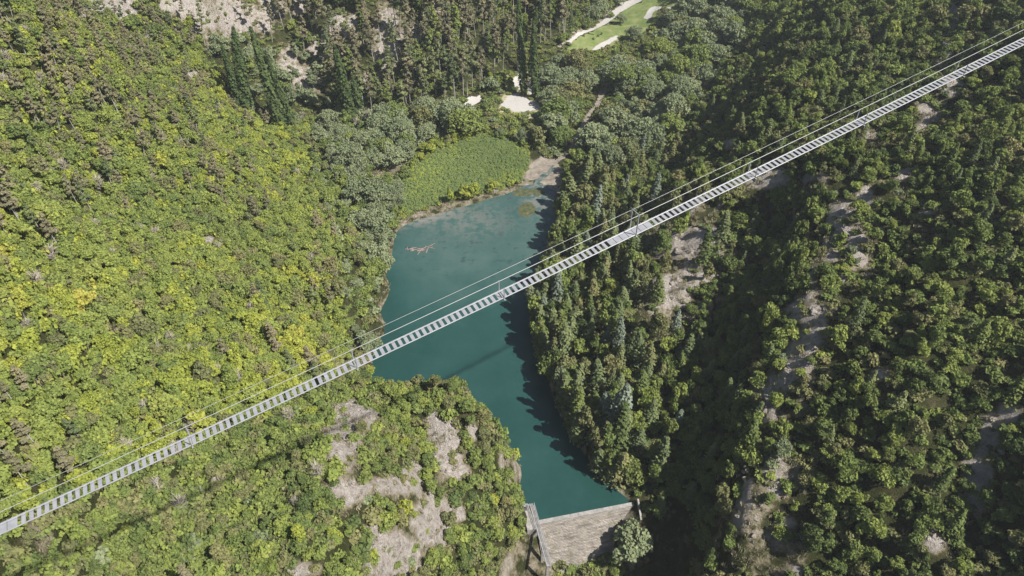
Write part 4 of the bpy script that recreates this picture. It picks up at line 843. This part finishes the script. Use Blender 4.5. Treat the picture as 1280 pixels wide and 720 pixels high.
# ------------------------------------------------------------------ rocks, reeds, ground cover
def rock_mesh(seed):
    bm = bmesh.new(); bmesh.ops.create_icosphere(bm, subdivisions=3, radius=1.0); r = np.random.default_rng(seed); pl = [(unit(r, 1)[0], r.uniform(.42, .66)) for _ in range(14)]
    for vtx in bm.verts:
        p = np.array(vtx.co)
        for n_, d_ in pl:
            e_ = p@n_-d_
            if e_ > 0: p = p-n_*e_*.92
        p *= 1+.12*float(fbm(p[0]*2.1+seed, p[1]*2.1+p[2], 3, seed)); vtx.co = Vector(p)
    me = bpy.data.meshes.new('boulder'); bm.to_mesh(me); bm.free(); me.materials.append(ROCK); return me
RM = [rock_mesh(s) for s in (3, 8, 14, 21)]
for i, (u, v, a, b_, sc_) in enumerate([(850,335,26,30,1.3),(1060,288,9,7,1.5),(1078,326,6,4,1.3),(990,385,13,10,1.5),(1022,392,14,7,1.4),(950,478,13,16,1.7),(985,470,13,12,1.3),(960,512,8,10,1.5),(940,655,18,22,.9),(900,690,10,12,.8),(970,430,13,14,1.5),(935,590,13,20,.9),(1225,600,12,22,.9),(1245,560,14,18,.8),(1165,675,9,6,.7),
                       (440,522,15,14,.8),(428,560,12,22,.7),(560,560,8,18,.6),(540,660,14,18,.6),(490,690,22,20,.7),(140,12,26,9,1.6),(280,22,24,13,1.6),(335,12,10,7,1.4),(232,92,8,3,1.5),(260,306,5,5,.9),(1240,520,8,14,.8),(688,222,13,9,.75)]):
    zone = ('on the gravel bar at the head of the reservoir' if u == 688 else 'on the lit rock patch of the spur by the reservoir' if u == 850 else 'on the crest of the ridge right of the dark gully' if 890 < u < 1100 else 'in the stony gully near the right edge' if u > 1100 else 'on the bare patches of the knoll beside the dam' if v > 480 else 'on the pale crags high above the left slope' if v < 60 else 'showing among trees on the left slope')
    for k in range(6 if a > 12 else 3):
        uu, vv = u+rng.normal(0, a*.5), v+rng.normal(0, b_*.5)
        if not (0 < uu < 1280 and 0 < vv < 720): continue
        g0 = ground(uu, vv); s = sc_*(rng.uniform(.3, .8) if rng.random() < .7 else rng.uniform(.8, 1.4))
        o = bpy.data.objects.new('boulder', RM[int(rng.integers(4))]); C.objects.link(o); o.location = g0-np.array([0, 0, .1*s]); o.scale = (s*rng.uniform(.8, 1.4), s*rng.uniform(.8, 1.3), s*rng.uniform(.6, 1.0)); o.rotation_euler = (rng.uniform(-.3, .3), rng.uniform(-.3, .3), rng.uniform(0, 6.28))
        lab = ('small ' if s < .7*sc_ else 'large ')+'pale grey boulder '+zone; tag(o, lab, 'boulder', lab)
def blades(seed, n, h, spread, wd):
    r = np.random.default_rng(seed); V = []; Fq = []; T_ = []
    for i in range(n):
        a = r.uniform(0, 2*math.pi); rr = spread*math.sqrt(r.uniform(0, 1)); b0 = np.array([rr*math.cos(a), rr*math.sin(a), -.1]); l = h*r.uniform(.65, 1.1); lean = r.normal(0, .22, 2)*l; t_ = r.uniform(0, 2*math.pi); s_ = np.array([math.cos(t_), math.sin(t_), 0])*wd
        k = len(V); V += [b0-s_, b0+s_, b0+s_*.8+np.array([lean[0]*.4, lean[1]*.4, l*.6]), b0-s_*.8+np.array([lean[0]*.4, lean[1]*.4, l*.6]), b0+np.array([lean[0], lean[1], l])]
        Fq += [(k, k+1, k+2, k+3), (k+3, k+2, k+4)]; q = r.uniform(); T_ += [q, q]
    me = bpy.data.meshes.new('blades'); me.from_pydata([list(p) for p in V], [], Fq); me.attributes.new('tint', 'FLOAT', 'FACE').data.foreach_set('value', np.array(T_, np.float32)); return me
def with_mat(me, m_): me.materials.append(m_); me.update(); return me
RD = [proj_ for proj_ in (proto_mesh('reeds', shrub_crown(81, .8, 1.4, 320, .10), FOL['reed']), proto_mesh('reeds', shrub_crown(82, .7, 1.8, 320, .10), FOL['reed']))]
x, y = jgrid(.78, -80, 30, 170, 300); z = hz(x, y); k = inside(REEDW, x+1.2*fbm(x/4, y/4, 2, 5), y) & (z > -.4)
gn_stuff('reed_bed', [(a, b, max(c, 0), rng.uniform(.75, 1.15), 1+.5*float(n_), int(rng.integers(2)), '') for a, b, c, n_ in zip(x[k], y[k], z[k], fbm(x[k]/14, y[k]/14, 2, 91))], RD)
SD = [with_mat(blades(3, 34, .9, .65, .06), FOL['straw']), with_mat(blades(4, 30, .7, .8, .06), FOL['straw'])]
rows = []
x, y = jgrid(1.15, -120, 130, 40, 330); z = hz(x, y); q = project(np.stack([x, y, z], 1)); bb_ = bare_at(x, y)
k = (q[:, 0] > -20) & (q[:, 0] < 1300) & (q[:, 1] > -20) & (q[:, 1] < 740) & (z > .15) & (((z < 1.5) & (x < -20) & (rng.random(len(x)) < .8)) | ((bb_ > .18) & (bb_ < 1.1) & (rng.random(len(x)) < .42)))
for P in EXCL: k &= ~inside(P, x, y)
side = (x-DA[0])*dn_[0]+(y-DA[1])*dn_[1]; k &= ~((side > -4) & (side < 14) & (x > DA[0]-4) & (x < DB[0]+2)); k &= ~inside(REEDW, x, y)
gn_stuff('dry_grass', [(a, b, c, rng.uniform(.6, 1.2), rng.uniform(.7, 1.2), int(rng.integers(2)), '') for a, b, c in zip(x[k], y[k], z[k])], SD)
# low undergrowth filling the gaps between the trees
UG = [proto_mesh('undergrowth', shrub_crown(s_, 1.3, .7, 110, .24), FOL[c]) for s_, c in ((71, 'dark'), (72, 'green'), (73, 'olive'), (74, 'light'), (75, 'yellow'))]
x, y, z, u, v, r = scatter(2.3, False); b = bare_at(x, y); rows = []
for i in range(len(x)):
    if rng.random() < b[i]*1.5: continue
    if r[i] == 'right' and rng.random() < .12: continue
    if r[i] in ('left',) : kk = pick([1, 2, 3, 4], [.6, .8, 2, 1.4 if v[i] < 640-.47*u[i] else 0])
    elif r[i] in ('right', 'spur'): kk = pick([0, 1, 2], [2, 1, 1])
    else: kk = pick([0, 1, 2, 3], [1, 1.5, 1, .7])
    rows.append((x[i], y[i], z[i], rng.uniform(.7, 1.4), rng.uniform(.6, 1.3), kk, ''))
x, y, z, u, v, r = scatter(1.75, False); b = bare_at(x, y)
for i in range(len(x)):
    if r[i] == 'left' and rng.random() > b[i]*1.5: rows.append((x[i], y[i], z[i], rng.uniform(.8, 1.5), rng.uniform(.9, 1.7), pick([0, 1, 2, 3, 4], [0, .7, .7, 2, 1.2] if v[i] < 640-.47*u[i] else [.7, 1.5, 1.5, .4, 0]), ''))
gn_stuff('undergrowth', rows, UG)
# driftwood caught in the shallows
g0 = at(525, 311, 0); r_ = np.random.default_rng(5); dw = empty('driftwood_heap', g0); tag(dw, 'heap of brown driftwood stranded in the shallow upper reservoir', 'driftwood')
for k in range(16):
    a = r_.uniform(-.7, .7)+(.0 if k % 3 else 1.2); c = g0+np.array([r_.normal(0, 1.9), r_.normal(0, .8), .05+.14*r_.uniform()]); l = r_.uniform(.7, 1.9); d_ = np.array([math.cos(a), math.sin(a), r_.normal(0, .1)])
    mb = MB(); mb.tube([c-d_*l, c+np.array([0, 0, r_.normal(0, .06)]), c+d_*l], [.14, .12, .05], 5)
    for j in range(2): e_ = d_*r_.uniform(-.5, .5)*l; mb.tube([c+e_, c+e_+r_.normal(0, .45, 3)*np.array([1, 1, .5])+np.array([0, 0, .25])], [.06, .025], 4)
    mb.build('branch', DRIFT, dw, g0)
# floating weed at the head of the reservoir
m, t = material('floating_weed'); o = t.n('ShaderNodeOutputMaterial'); d = t.n('ShaderNodeBsdfDiffuse'); g = t.n('ShaderNodeNewGeometry'); nz = t.n('ShaderNodeTexNoise', i_Scale=.8, i_Detail=6.0); t.l(g.outputs['Position'], nz.inputs['Vector'])
r2 = ramp(t, [(.35, (.045, .055, .03)), (.6, (.085, .09, .045)), (.75, (.15, .135, .09))], nz.outputs[0]); t.l(r2.outputs[0], d.inputs[0]); t.l(d.outputs[0], o.inputs[0])
vs, fs = [], []
for u, v, a, b_ in [(659,262,10,9),(654,240,14,5),(672,240,9,4)]:
    c = at(u, v, .05); e1 = at(u+a, v, .05)-c; e2 = at(u, v+b_, .05)-c
    for ring in range(5):
        for j in range(28):
            th = 2*math.pi*j/28; rr = ring/4*(1+.45*float(fbm(math.cos(th)*1.3+u, math.sin(th)*1.3, 3, 33)))
            p = c+e1*rr*math.cos(th)+e2*rr*math.sin(th); vs.append((p[0], p[1], .03+.05*(1-ring/4)))
    k0 = len(vs)-5*28
    for ring in range(4):
        for j in range(28): fs.append((k0+ring*28+j, k0+ring*28+(j+1) % 28, k0+(ring+1)*28+(j+1) % 28, k0+(ring+1)*28+j))
tag(link_mesh('floating_weed', vs, fs, m), kind='stuff')
# ------------------------------------------------------------------ the air over the valley
m = bpy.data.materials.new('haze'); m.use_nodes = True; t = NT(m); o = t.n('ShaderNodeOutputMaterial'); pv = t.n('ShaderNodeVolumePrincipled'); pv.inputs['Color'].default_value = (.86, .92, 1.0, 1); pv.inputs['Density'].default_value = .00016; pv.inputs['Anisotropy'].default_value = .2
t.l(pv.outputs[0], o.inputs['Volume'])
lo = float(GZ.min())-1.5; hi = max(float(GZ.max()), CH+12)+6
mb = MB(); mb.box(((gx[0]+gx[-1])/2, (gy[0]+gy[-1])/2-40, (lo+hi)/2), (1, 0, 0), (0, 1, 0), (0, 0, 1), (gx[-1]-gx[0])/2+30, (gy[-1]-gy[0])/2+80, (hi-lo)/2)
hz_o = mb.build('haze', m); tag(hz_o, kind='stuff')
sc.cycles.volume_bounces = 1
